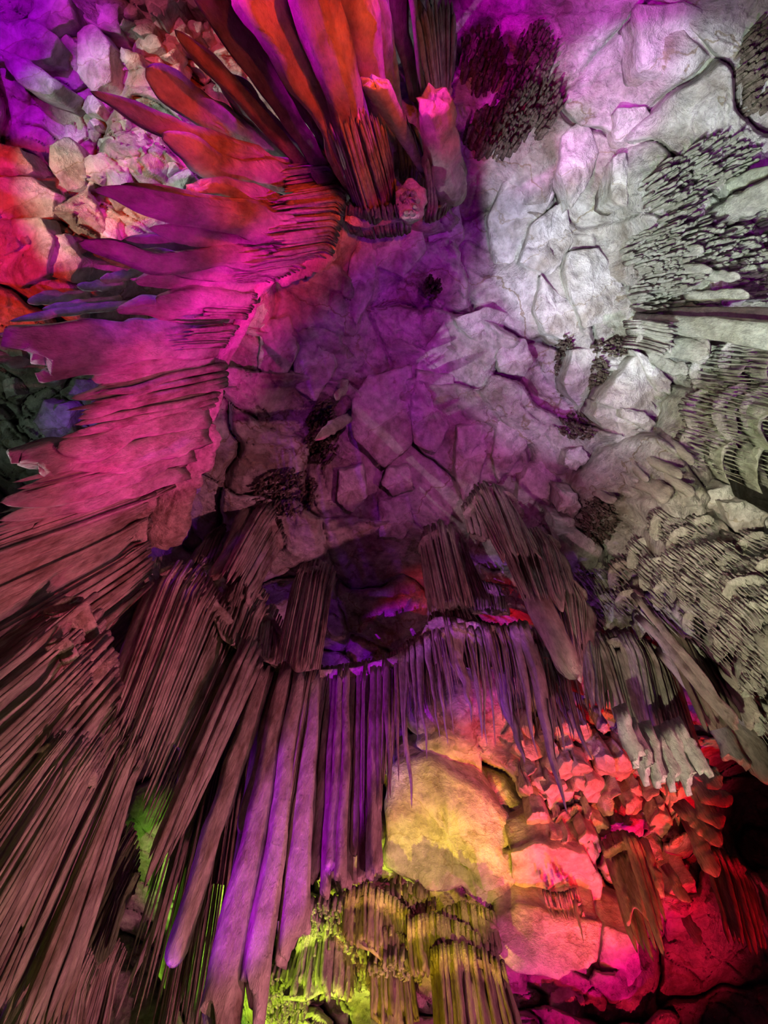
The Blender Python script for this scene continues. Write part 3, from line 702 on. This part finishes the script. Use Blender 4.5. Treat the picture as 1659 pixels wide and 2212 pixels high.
# egg-shaped broken stub
sroot = empty('broken_stub', at(885, 432, 10.2)); tag(sroot, 'egg-shaped broken stalactite stub seen end on, beside the black hole', 'stalactite')
V, F, A = TB((890,447), 11.0, (884,428), 44, 62, 'finger', aspect=1.3, seed=4, ns=20, nr=24, ridge=.05); mesh('shaft', V, F, M_PALE, sroot)
for i in range(7):
    a = -2.6+i*.75
    V, F, A = TB((885+16*math.cos(a), 440+22*math.sin(a)), 10.3, (884+14*math.cos(a), 434+24*math.sin(a)), 12, 10, 'finger', aspect=.8, seed=60+i, nr=10, ns=8)
    mesh('crystal_ridge', V, F, M_PALE, sroot)

# ================================================================== lower left draperies
bundle('magenta ribbed sheet with long fingers beside the glowing rim', [(462,770),(458,840),(440,900)], [(210,830),(150,900),(120,972)], 11, h=10.7, kind='blade', lipw=20, over=1.3, frac=.6, aspect=.7)
stal('broad pink finger with a pale curled edge, above the brown one', (430,900), (120,965), 56, 60, 'finger', name='finger_stalactite', cat=bc, h=10.4, aspect=.5)
stal('widest pink finger with a hollow white-edged tip', (420,930), (70,1015), 70, 70, 'cut', name='finger_stalactite', cat=bc, h=10.3, aspect=.5)
stal('brown pointed finger reaching the left edge', (400,985), (3,1090), 60, 50, 'blade', name='finger_stalactite', cat=bc, h=10.2, aspect=.5)
stal('thin brown finger under the brown pointed one', (385,1020), (0,1130), 50, 30, 'blade', name='finger_stalactite', cat=bc, h=10.2, aspect=.5)
bundle('red-orange ribbed sheet between the fingers and the long pink drapery', [(425,930),(390,1000),(350,1070)], [(60,1010),(0,1120),(-60,1220)], 18, h=10.4, lipw=24, over=1.35, frac=.85)
bundle('long pink drapery crossing to the left edge', [(330,1060),(300,1120),(298,1200),(305,1290)], [(-120,1200),(-160,1330),(-160,1460),(-120,1640)], 26, h=10.0, lipw=40, over=1.4, frac=.95)
bundle('dark-streaked drapery below the long pink one', [(300,1280),(298,1340),(290,1400)], [(-100,1600),(0,1640),(150,1640)], 14, h=10.2, lipw=24, over=1.2, frac=.9)
bundle('rose drapery with a rounded folded lip', [(100,1330),(165,1312),(190,1370),(215,1450),(240,1560)], [(-260,1560),(-240,1700),(-200,1800),(-160,1900),(-60,1980)], 22, h=(7.0,7.0), lipw=60, over=1.45, frac=.95)
bundle('brown-pink drapery nested under the rose one', [(100,1400),(140,1395),(160,1450),(165,1520)], [(-260,1660),(-260,1760),(-220,1860),(-160,1900)], 16, h=(6.2,6.2), lipw=44, over=1.4, frac=.95)
bundle('brown ribbed drapery with a swollen corner at the crease', [(200,1540),(245,1570),(275,1620),(300,1660)], [(-160,2020),(-60,2120),(20,2200),(120,2260)], 20, h=(6.8,6.8), lipw=50, over=1.25, frac=.9)
bundle('olive-tinted drapery of thin long ribs at the left edge', [(60,1640),(130,1615),(185,1640),(200,1700)], [(-260,1960),(-200,2080),(-120,2200),(-40,2260)], 20, h=(5.6,5.6), lipw=40, over=1.15, frac=.9)
bundle('big fluted drapery of deep folds left of the columns', [(345,1235),(400,1235),(460,1310),(520,1385),(560,1425)], [(225,1560),(255,1600),(300,1690),(330,1790),(350,1860)], 30, h=(10.3,10.4), lipw=34, over=.95, frac=.95, depth=.2, kind='finger')
bundle('rough brown drapery edge beside the thick leaning column', [(515,1395),(540,1420),(565,1440)], [(300,1880),(325,1900),(375,1850)], 7, h=9.9, lipw=24, over=1.5, frac=.9)
bundle('pink tile-like fluted step above the big fluted drapery', [(370,1245),(430,1225),(475,1255),(540,1310),(565,1335)], [(345,1330),(400,1310),(440,1320),(510,1395),(540,1410)], 30, h=(11.2,11.2), lipw=24, over=1.1, frac=.9)
bundle('small pink step tucked above the rim of the roof hole', [(480,1240),(520,1250),(570,1310)], [(460,1290),(500,1300),(545,1380)], 16, h=11.8, lipw=20, over=1.1, frac=.9)
bundle('pink leaning cone of ribs beside the blue-black hollow', [(545,1105),(582,1120),(606,1185)], [(470,1250),(505,1255),(545,1300)], 14, h=12.2, lipw=24, over=1.3, frac=.95)
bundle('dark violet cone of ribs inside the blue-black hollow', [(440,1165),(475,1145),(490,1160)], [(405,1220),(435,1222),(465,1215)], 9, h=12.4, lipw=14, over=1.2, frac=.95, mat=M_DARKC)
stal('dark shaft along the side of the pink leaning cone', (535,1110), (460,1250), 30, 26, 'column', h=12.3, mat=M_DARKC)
bundle('purple fluted mass fading into the roof hole', [(640,1240),(680,1230),(720,1250)], [(600,1425),(650,1450),(690,1450)], 18, h=12.6, lipw=20, over=1.15, frac=.95)
bundle('lilac pitted step at the corner of the roof hole', [(550,1340),(580,1330),(610,1375)], [(545,1400),(575,1420),(610,1430)], 12, h=11.2, lipw=16, over=1.1, frac=.9)
bundle('pink comb of ribs under the pitted pink rim', [(370,1085),(350,1130),(345,1170)], [(320,1095),(320,1140),(325,1170)], 9, h=11.0, lipw=14, over=1.0, frac=.8)
bundle('ochre-brown tiered drapery in the bottom corner', [(70,2060),(120,2040),(165,2090),(190,2140)], [(-60,2330),(20,2360),(90,2380),(170,2380)], 18, h=(5.6,5.6), lipw=26, over=1.1, frac=.9)
bundle('dim brown drapery ending beside the black gap', [(210,1790),(260,1800),(280,1860),(285,1930)], [(-20,2140),(60,2230),(130,2230),(190,2160)], 20, h=(7.4,7.4), lipw=28, over=1.15, frac=.9)
bundle('short pink-edged drape hanging at the black gap', [(215,1950),(250,1925),(280,1930)], [(130,2110),(180,2110),(240,2060)], 12, h=6.7, lipw=18, over=1.15, frac=.9)
bundle('brown drapery with red glints in the bottom corner', [(180,2060),(230,2050),(255,2100)], [(60,2330),(140,2360),(215,2330)], 14, h=6.6, lipw=16, over=1.1, frac=.9)

# ================================================================== columns of the middle
bundle('green-lit curtain of thin spikes behind the thick columns', [(455,1640),(520,1560),(560,1560)], [(330,2180),(400,2260),(470,2230)], 26, h=(11,11), kind='finger', lipw=20, over=1.1, frac=.9, jit=.2)
bundle('mossy green group of thin spikes beside the black gap', [(395,1690),(430,1650),(470,1640)], [(250,2150),(290,2190),(340,2190)], 9, h=(10.5,10.5), kind='spike', lipw=10, over=1.3, frac=.6, jit=.2)
stal('long olive spike with a yellow-lit tip in front of the black gap', (425,1790), (248,2206), 34, 26, 'spike', h=9.2)
stal('thick leaning column with a purple flash and an orange tip', (572,1452), (362,2088), 40, 44, 'column', h=10.4, mat=M_DRAPE)
stal('dull pink column behind the thick leaning one', (600,1450), (520,1800), 26, 26, 'column', h=10.8, mat=M_DRAPE)
stal('very wide purple and brown column leaving at the bottom edge', (618,1455), (470,2235), 30, 92, 'cut', h=10.2, mat=M_DRAPE, aspect=.6)
stal('long purple column ending in an orange broken plate', (645,1460), (548,2165), 26, 66, 'cut', h=10.1, mat=M_CALC, aspect=.6)
stal('slim dark column between the orange-ended plate and the pink plate', (660,1462), (600,1990), 18, 26, 'column', h=10.4, mat=M_DRAPE)
stal('wide pink plate with a ragged end beside the yellow rock', (682,1465), (632,2040), 20, 72, 'cut', h=10.2, mat=M_CALC, aspect=.35)
bundle('tight group of dark ribs between the wide purple columns', [(575,1448),(610,1455),(645,1462)], [(470,2120),(540,2160),(600,2060)], 12, h=(10.9,10.9), lipw=12, over=1.2, frac=.8)
cols = [  # top x,y, tip x,y, w0,w1, kind, label
 (697,1465,658,1872,14,22,'cut','grey-violet column with a stepped end'),
 (712,1462,680,1900,14,30,'cut','pink-ended column just inside the grey-violet stepped one'),
 (724,1460,700,1935,12,24,'cut','column whose red-lit end hangs lowest of the curtain'),
 (736,1458,716,1880,14,28,'cut','bright violet column in the middle of the curtain'),
 (750,1456,735,1905,14,30,'cut','bright violet column with a hollow notched end'),
 (762,1454,752,1915,12,24,'cut','tapering violet column with a pointed broken end'),
 (775,1452,766,1850,12,24,'column','pinkish column next to the pointed violet one'),
 (790,1450,784,1900,14,26,'cut','dark-sided column with a red-lit end'),
 (806,1448,812,1885,16,40,'cut','broad orange-ended plate against the yellow rock'),
 (820,1445,818,1760,10,18,'column','dusky column behind the broad orange-ended plate'),
 (833,1440,845,1725,14,26,'spike','striped spike with an orange side just past the plate'),
 (846,1437,838,1738,10,18,'spike','narrow spike crossing the striped one'),
 (856,1434,862,1690,10,18,'spike','dull narrow spike before the long violet one')]
for a in cols:
    stal(a[7]+', in the central curtain', (a[0], a[1]), (a[2], a[3]), a[4], a[5], a[6], h=10.3+(a[0] % 7)*.06, mat=M_DRAPE, name='column_stalactite' if a[6] != 'spike' else 'stalactite', ridge=.1, aspect=.9)
bundle('close-set brown ribs filling in behind the columns', [(640,1450),(700,1468),(770,1458),(860,1432)], [(560,1900),(690,1780),(770,1800),(850,1640)], 44, h=(10.7,10.7), lipw=14, over=1.2, frac=.85, depth=.16, jit=.15)
# the fringe of spikes
fr = [(868,1430,887,1746,16,24,'long violet spike hanging against the yellow slab'),
 (880,1424,872,1640,8,12,'thin dark spike hugging the long violet one'),
 (903,1408,924,1645,18,15,'violet spike with a tiny orange drop at its tip'),
 (892,1415,903,1600,12,12,'short mauve spike between two violet ones'),
 (925,1395,951,1596,16,14,'slender violet spike over the red-lit gap'),
 (945,1385,966,1612,16,13,'slender grey spike over the red-lit gap'),
 (958,1380,980,1590,10,8,'hair-thin spike beside the tan funnel'),
 (985,1378,1020,1562,44,18,'tan spike with a wide funnel-shaped top'),
 (1022,1378,1042,1598,20,24,'bright mauve flat spike beyond the tan funnel'),
 (1036,1380,1053,1616,12,12,'thin violet spike paired with a shorter twin'),
 (1050,1382,1069,1617,12,10,'thin violet twin with a needle tip'),
 (1062,1385,1088,1560,12,12,'short dark violet spike under the ledge'),
 (1078,1430,1132,1652,36,40,'broad grey-green blade spike with a chipped side'),
 (1095,1400,1110,1590,14,14,'purple spike behind the broad grey-green blade'),
 (1112,1378,1163,1636,30,16,'tan spike with a green rounded tip'),
 (1140,1375,1226,1762,40,34,'longest pale green spike reaching the red rubble'),
 (1160,1420,1195,1600,22,20,'brown spike beside the longest pale green one'),
 (1180,1440,1220,1632,24,20,'small white-tipped spike past the longest one'),
 (1205,1440,1278,1646,26,22,'dark spike with a white edge at its tip'),
 (1190,1460,1240,1590,20,18,'stubby dark spike beneath the massive cone')]
for a in fr: stal(a[6], (a[0], a[1]), (a[2], a[3]), a[4], a[5], 'spike', h=10.1, ridge=.1, mat=M_CALC, lip=.15)
bundle('fluted brow from which the violet spikes hang', [(860,1430),(910,1392),(940,1350),(990,1362),(1060,1375),(1150,1378)], [(870,1560),(925,1530),(970,1500),(1010,1490),(1080,1500),(1170,1530)], 46, h=(10.3,10.2), kind='spike', lipw=16, over=1.15, frac=.55, depth=.12, jit=.35)
bundle('purple fluting behind the tan and pale green spikes', [(1080,1385),(1150,1380),(1230,1400)], [(1110,1560),(1180,1600),(1270,1560)], 22, h=10.6, kind='spike', lipw=10, over=1.2, frac=.6, jit=.4)
# ledge above the fringe
bundle('lavender-lit fluted mound on the ledge', [(925,1330),(955,1310),(1000,1308),(1030,1325)], [(920,1365),(960,1350),(1010,1352),(1060,1362)], 14, h=11.0, lipw=30, over=1.2, frac=.9)
bundle('mushroom-shaped fluted column above the ledge', [(908,1195),(920,1165),(955,1150),(985,1160),(1010,1190)], [(925,1330),(955,1320),(985,1315),(1020,1310),(1060,1300)], 20, h=11.8, lipw=22, over=1.15, frac=.95)
bundle('small knobbly shelf of ribs beneath the mushroom column', [(1000,1290),(1040,1278),(1090,1290)], [(1005,1320),(1050,1315),(1095,1320)], 14, h=11.2, lipw=20, over=1.1, frac=.9)
# the massive cone in three tiers
bundle('grey cauliflower cap with a hanging flap, beside the massive cone', [(1005,1120),(1030,1090),(1060,1100)], [(1010,1150),(1045,1165),(1085,1180)], 9, h=11.6, lipw=26, over=1.2, frac=.9, mat=M_CALC)
bundle('uppermost flared tier of the massive cone', [(1022,1090),(1050,1062),(1100,1075),(1125,1120)], [(1085,1210),(1115,1215),(1150,1205),(1165,1180)], 24, h=11.3, lipw=26, over=1.2, frac=.95)
stal('long tapering trunk of the massive cone with a blunt grey tip', (1110,1170), (1256,1462), 60, 50, 'finger', h=11.0, mat=M_DRAPE, ridge=.1, aspect=.8, name='stalactite')
bundle('squared middle tier of the massive cone', [(1080,1185),(1130,1172),(1180,1165),(1208,1185)], [(1130,1300),(1170,1300),(1205,1295),(1240,1280)], 22, h=10.2, lipw=24, over=1.1, frac=.95)
bundle('lowest hooded tier of the massive cone', [(1135,1285),(1180,1268),(1230,1262),(1266,1295)], [(1200,1410),(1225,1440),(1250,1450),(1268,1400)], 20, h=9.2, lipw=26, over=1.15, frac=.95)

# ================================================================== lower right draperies
bundle('violet drapery of short blades between the massive cone and the grey drape', [(1245,1370),(1280,1360),(1310,1390)], [(1270,1530),(1295,1545),(1330,1560)], 12, h=9.9, kind='blade', lipw=18, over=1.3, frac=.8)
bundle('wide violet-grey drapery with pale ridges', [(1290,1400),(1340,1385),(1400,1400),(1442,1430)], [(1355,1600),(1400,1650),(1450,1690),(1515,1650)], 16, h=9.7, lipw=26, over=1.35, frac=.95, aspect=.7)
for i, (a, b) in enumerate([((1350,1560),(1378,1640)), ((1372,1590),(1402,1668)), ((1398,1600),(1430,1688)), ((1425,1610),(1462,1688)), ((1450,1600),(1490,1690)), ((1475,1590),(1515,1670))]):
    stal(['tattered white tip at the near corner of the wide violet-grey drapery', 'white torn flap second along its lower edge', 'green-white torn flap in the middle of the drapery edge',
          'frilled white flap past the middle of the drapery edge', 'largest scalloped white flap of the drapery edge', 'last white flap at the far corner of the drapery edge'][i],
         a, b, 34, 36, 'cut', h=6.75, mat=M_PALE, aspect=.3, name='flap_stalactite', cat='flowstone')
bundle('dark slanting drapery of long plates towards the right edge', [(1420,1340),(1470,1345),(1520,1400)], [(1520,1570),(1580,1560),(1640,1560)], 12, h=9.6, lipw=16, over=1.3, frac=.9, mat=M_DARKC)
for lab, a, b, w0, w1, k in [
 ('long slanting grey spar above the wide drapery', (1380,1300), (1560,1520), 14, 18, 'blade'),
 ('mauve spar running under the fan-shaped tiers', (1395,1345), (1590,1565), 18, 30, 'cut'),
 ('dark spar below the mauve one', (1440,1420), (1560,1560), 20, 26, 'cut'),
 ('short grey plate hanging over the black opening', (1570,1450), (1625,1560), 26, 40, 'cut'),
 ('olive plate beside the short grey one', (1540,1560), (1590,1640), 34, 44, 'cut'),
 ('green-grey plate at the right edge above the black opening', (1580,1570), (1690,1690), 50, 60, 'blade')]:
    stal(lab, a, b, w0, w1, k, h=9.2, mat=M_DRAPE, aspect=.4, name='plated_stalactite')
for i, (a, b, w) in enumerate([((1480,1640),(1560,1700),44), ((1500,1680),(1572,1745),46), ((1495,1700),(1560,1790),40), ((1490,1760),(1555,1830),36), ((1500,1800),(1550,1895),36), ((1455,1900),(1490,1950),24), ((1490,1990),(1510,2045),26)]):
    stal('mauve-grey scale plate, '+['topmost', 'second down', 'third down', 'fourth down', 'fifth down', 'small sixth', 'lowest'][i]+' of the stack under the white torn flaps', a, b, w, w*.9, 'blade', h=8.8, mat=M_DRAPE, aspect=.35, name='plated_stalactite')
bundle('purple and brown drape hanging on the red wall', [(1305,1850),(1345,1825),(1395,1835)], [(1365,2040),(1425,2095),(1445,2000)], 9, h=8.9, kind='blade', lipw=22, over=1.4, frac=.7, aspect=.7)
stal('short violet spike beside the drape on the red wall', (1400,1850), (1432,1940), 26, 24, 'blade', h=8.8)
bundle('olive drape in the shadow near the black opening', [(1530,1870),(1565,1860),(1610,1880)], [(1575,2050),(1620,2070),(1665,2075)], 8, h=8.6, kind='blade', lipw=18, over=1.4, frac=.7, aspect=.7, mat=M_DARKC)
bundle('dim violet teeth at the right edge of the lower wall', [(1620,1930),(1650,1920),(1680,1940)], [(1640,2010),(1675,2030),(1710,2040)], 6, h=8.8, kind='blade', lipw=10, over=1.3, frac=.5)
stal('thin grey drip on the lip of the yellow slab', (1243,1960), (1262,2040), 10, 8, 'spike', h=8.4)
bundle('tiny grey fringe along the lip of the pale orange slab', [(1180,1958),(1220,1965),(1255,1950)], [(1190,1985),(1232,1990),(1262,1975)], 14, h=8.5, kind='spike', lipw=8, over=1.1, frac=.4, name='fringe', cat='flowstone')

# shelves at the bottom
SH = dict(lipw=30, over=1.5, depth=.04, frac=.95, name='flowstone_shelf', cat='flowstone', jit=.2)
bundle('purple fluted shelf at the bottom centre', [(930,2095),(980,2075),(1040,2085),(1095,2120)], [(940,2290),(1000,2300),(1080,2310),(1150,2290)], 24, h=7.2, **SH)
bundle('yellow-green fluted shelf above the purple one', [(880,2030),(930,2010),(1000,2035),(1080,2085)], [(890,2110),(950,2100),(1010,2110),(1090,2130)], 26, h=7.6, **SH)
bundle('mottled fluted shelf below the curtain of columns', [(745,1960),(790,1945),(850,1975),(885,2005)], [(740,2040),(800,2050),(850,2080),(890,2080)], 22, h=7.9, **SH)
bundle('rosy column cluster in the middle of the shelves', [(800,2050),(840,2045),(885,2070)], [(800,2200),(850,2220),(910,2220)], 14, h=7.5, **SH)
bundle('yellow-lit crusted shelf beside the wide column', [(640,2050),(700,2020),(760,2050)], [(610,2150),(690,2150),(760,2180)], 16, h=7.8, mat=M_PALE, **SH)
bundle('dark purple fringe under the magenta block', [(960,2000),(1010,1985),(1075,2010)], [(970,2060),(1030,2060),(1085,2060)], 18, h=8.0, **SH)
frill('bright yellow-green crust of coral at the bottom edge', (610,2150), 60, 60, 120, 20, 9, h=7.6, cat='cave coral')
frill('yellow-flecked coral crust under the wide pink plate', (700,1990), 60, 50, 70, 16, 8, h=7.9)
frill('mottled pink and green coral crust at the head of the rosy columns', (850,2110), 60, 50, 80, 16, 8, h=7.2)
frill('brown coral crust under the lip of the yellow slab', (880,1950), 60, 30, 70, 14, 8, h=8.6, mat=M_DRAPE)
frill('speckled yellow crust of coral between the shelves', (730,2090), 80, 60, 110, 18, 8, h=7.7, cat='cave coral')

# ================================================================== fan-shaped tiers on the right
def tier(label, x, y, w, ln, turn=0.0, h=None, mat=None, n=None, drop=.35):
    d = np.array([x-ZEN[0], y-ZEN[1]]); d /= np.linalg.norm(d)
    c, s = math.cos(turn), math.sin(turn); d = np.array([d[0]*c-d[1]*s, d[0]*s+d[1]*c]); p = np.array([-d[1], d[0]])
    lip = []; bot = []
    for t in np.linspace(-1, 1, 7):
        q = np.array([x, y])+p*t*w*.5+d*(t*t)*w*.42
        lip.append(tuple(q)); bot.append(tuple(q+(d*ln*(1-.25*t*t)+p*t*ln*.06)))
    return bundle(label, lip, bot, n or max(9, int(w/6.5)), h=(h or float(shellH(x, y))-drop), kind='spike', lipw=26, over=.62, frac=.8, depth=.05, bodyback=.32,
                  mat=mat or M_PALE, name='flowstone_tier', cat='flowstone', jit=.25, lip=.12, nr=11, ns=8)
TZ = [  # x, y, width, length, look
 (1245,1228,90,50,'ribbed mauve-topped tier beside the brown boulder'), (1262,1262,100,46,'second ribbed tier below the brown boulder'), (1290,1300,110,60,'third broad mauve tier below the brown boulder'),
 (1330,1228,70,60,'ribbed violet-tipped tier next to the brown boulder group'), (1345,1290,70,54,'small tier under the violet-tipped one'),
 (1375,1180,80,60,'grey feathered tier at the head of the cascade'), (1420,1120,70,54,'pink cauliflower tier at the top of the cascade'), (1455,1160,80,54,'lilac tier under the pink cauliflower one'),
 (1500,1135,64,50,'round violet-grey tier with dark teeth'), (1400,1222,80,70,'long-combed tier in the upper cascade'), (1445,1212,80,56,'tight-ribbed tier in the heart of the cascade'),
 (1498,1200,90,60,'arched pink-cream tier in the heart of the cascade'), (1540,1190,70,54,'ribbed cream tier just above the violet gap'), (1430,1265,80,70,'wide-combed cream tier above the slanting spars'),
 (1480,1255,96,74,'large arched cream tier with dark teeth'), (1525,1250,90,70,'arched cream tier beside the large dark-toothed one'), (1400,1310,80,70,'dusky tier above the slanting spars'),
 (1445,1330,76,66,'small cream tier low in the cascade'), (1490,1325,80,90,'cream tier ending in tan leaves'), (1560,1210,60,44,'narrow grey tier under the pale rod'),
 (1600,1180,90,60,'violet-veined tier near the right edge'), (1580,1265,110,70,'broad round yellow-cream tier'), (1640,1230,100,70,'violet striped tier at the right edge'),
 (1600,1320,110,80,'tier with deep dark teeth under its yellow-cream lip'), (1655,1300,100,76,'cream tier at the right edge above the yellow shells'), (1560,1370,90,80,'long-ribbed tier with dark slots'),
 (1620,1390,110,80,'large lower tier with dark slots'), (1665,1370,90,70,'edge tier under the striped one'), (1500,1400,70,50,'low grey tier over the dark drapery'),
 (1640,1440,80,60,'bright yellow shell-like tier, upper of two at the right edge'), (1655,1530,90,70,'bright yellow shell-like tier, lower of two at the right edge'), (1620,1480,50,40,'small shell tier between the two bright yellow ones')]
for x, y, w, l, lab in TZ:
    tier(lab, x, y, w*1.0, l*.72, turn=random.Random(x*y).uniform(-.15, .15), mat=M_PALE if x > 1360 else M_DRAPE, drop=.35)
# fluted tiers on the right wall
for x, y, w, l, lab in [(1500,800,110,60,'fluted grey tier nearest the rounded white leaf'), (1560,780,130,70,'fluted grey tier on the right wall, top of its row'), (1620,770,130,70,'fluted tier by the right edge under the long ledge'),
 (1490,880,110,64,'dark-slotted tier beside the triangular slab'), (1550,880,120,74,'cream-ribbed tier in the middle of the right wall'), (1610,880,120,76,'pinkish ribbed tier in the middle of the right wall'),
 (1660,860,110,70,'ribbed tier at the right edge, mid-height'), (1480,950,100,60,'small slotted tier above the dark spars'), (1545,960,120,70,'smooth-lipped grey tier low on the right wall'),
 (1610,970,120,74,'green-stained tier low on the right wall'), (1665,960,100,70,'greenish tier at the right edge')]:
    tier(lab, x, y, w, l, mat=M_PALE, drop=.15, n=int(w/8))
stal('long grey-white ledge blade running to the right edge', (1385,690), (1690,735), 30, 62, 'column', mat=M_PALE, aspect=.4, name='bladed_stalactite')
stal('purple-lit ledge blade just above the grey-white one', (1450,672), (1700,690), 14, 40, 'column', mat=M_PALE, aspect=.5, name='bladed_stalactite')
stal('rounded white leaf-shaped blade under the long ledge', (1400,735), (1532,768), 50, 60, 'finger', mat=M_PALE, aspect=.4, name='bladed_stalactite')
stal('grey tongue blade below the rounded white leaf', (1395,762), (1488,800), 30, 28, 'finger', mat=M_PALE, aspect=.4, name='bladed_stalactite')
bundle('ribbed root of the rounded white leaf', [(1380,690),(1385,720),(1375,750)], [(1450,700),(1460,740),(1440,770)], 11, h=10.9, lipw=12, over=1.1, frac=.7, mat=M_PALE)
for lab, a, b, w0, w1 in [('grey streaked spar at the right edge, upper of a pair', (1560,410), (1700,355), 20, 34), ('green-grey streaked spar at the right edge, lower of a pair', (1550,460), (1720,400), 40, 60),
 ('short cream shelf blade in the violet hollow', (1440,545), (1520,535), 26, 24), ('green-white shelf blade under the violet hollow', (1440,580), (1540,580), 20, 18),
 ('pale streaky blade over the long ledge', (1490,635), (1620,640), 20, 24), ('small olive shelf blade above the streaky one', (1500,590), (1600,596), 20, 22)]:
    stal(lab, a, b, w0, w1, 'finger', mat=M_PALE, aspect=.5, name='bladed_stalactite')
for lab, a, b, w0, w1 in [('dusky violet spar, first under the right wall tiers', (1440,950), (1500,1000), 22, 20), ('dusky violet spar, second under the right wall tiers', (1395,985), (1475,1030), 20, 22),
 ('magenta-tipped short spar over the dark slope', (1365,1000), (1400,1040), 16, 16), ('grey cylinder spar with a chipped end', (1430,1015), (1500,1070), 24, 24), ('pink-lit wedge on the dark slope', (1385,1040), (1450,1070), 30, 46),
 ('pale knobbly rod over the violet gap', (1560,1140), (1605,1185), 18, 20), ('small pink spar beside the white block', (1290,1065), (1330,1082), 18, 18)]:
    stal(lab, a, b, w0, w1, 'finger', mat=M_CALC, aspect=.6, name='slanting_stalactite')
slab('salmon boulder below the black-red opening at the right edge', [(1565,1090),(1610,1085),(1655,1110),(1640,1150),(1590,1150)], drop=1.2, h=9.6)
slab('red-brown boulder at the right edge over the cascade', [(1630,1130),(1690,1120),(1690,1180),(1640,1190)], h=9.7)
slab('grey smooth boulder above the salmon one', [(1530,1060),(1575,1050),(1590,1085),(1560,1110),(1535,1095)], h=9.9)

# frilly coral clusters
for x, y, rx, ry, n, lab, mt in [
 (1450,410,70,60,90,'ruffled olive coral around the small teal window', M_PALE), (1540,350,70,50,80,'ruffled coral above the small teal window', M_PALE), (1600,460,60,40,60,'dark olive coral fringe by the right edge', M_PALE),
 (1460,500,50,40,60,'cream coral strip beside the pink wall streak', M_PALE), (1400,550,60,45,90,'dense pale green coral patch', M_PALE), (1440,600,50,40,80,'white-lit coral patch above the ledge', M_PALE),
 (1400,640,50,35,60,'looped coral by the dark crack', M_PALE), (1560,540,80,50,90,'scattered coral leaves by the violet hollow', M_PALE), (1620,600,50,60,70,'olive coral at the right edge over the ledge', M_PALE),
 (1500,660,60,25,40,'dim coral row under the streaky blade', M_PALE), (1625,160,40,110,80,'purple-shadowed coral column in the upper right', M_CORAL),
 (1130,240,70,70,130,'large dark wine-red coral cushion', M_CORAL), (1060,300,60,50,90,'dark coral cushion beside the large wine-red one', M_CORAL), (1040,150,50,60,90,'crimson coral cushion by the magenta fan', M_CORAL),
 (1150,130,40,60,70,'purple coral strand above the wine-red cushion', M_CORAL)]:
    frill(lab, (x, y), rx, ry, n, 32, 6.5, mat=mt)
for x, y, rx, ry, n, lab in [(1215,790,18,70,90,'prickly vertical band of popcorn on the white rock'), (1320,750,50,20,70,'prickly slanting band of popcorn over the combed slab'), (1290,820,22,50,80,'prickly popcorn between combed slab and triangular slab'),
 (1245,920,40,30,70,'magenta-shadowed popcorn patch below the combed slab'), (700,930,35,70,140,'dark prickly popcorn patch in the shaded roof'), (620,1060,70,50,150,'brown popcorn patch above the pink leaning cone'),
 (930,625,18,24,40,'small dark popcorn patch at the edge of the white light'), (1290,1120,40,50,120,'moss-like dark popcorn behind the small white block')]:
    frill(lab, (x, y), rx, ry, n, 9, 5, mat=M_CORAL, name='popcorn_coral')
stal('small pale stalactite pointing down from the shaded roof', (745,905), (676,948), 30, 16, 'blade', h=12.4, mat=M_CALC)
stal('curled pale drip above the small stalactite', (745,830), (725,862), 20, 14, 'finger', h=12.4, mat=M_CALC)
# scalloped plates behind the left fan
for lab, a, b, w in [('red-lit scalloped plate, outermost of the left plates', (170,640), (58,652), 26), ('red-lit scalloped plate above the outermost one', (250,615), (165,618), 20), ('grey-green scalloped plate under the red-lit ones', (240,650), (90,668), 22),
 ('grey-green feathered plate reaching nearest the left edge', (260,660), (20,690), 18), ('thin pale plate touching the great purple slab', (200,712), (-10,722), 16), ('small jagged plate beside the ragged red blade', (290,592), (215,600), 22),
 ('pink pebble-crusted plate at the left edge', (60,730), (-20,740), 30), ('white-edged plate below the great purple slab', (60,780), (-20,775), 26)]:
    stal(lab, a, b, w, w, 'blade', h=9.6, mat=M_PALE, aspect=.4, name='plated_stalactite')
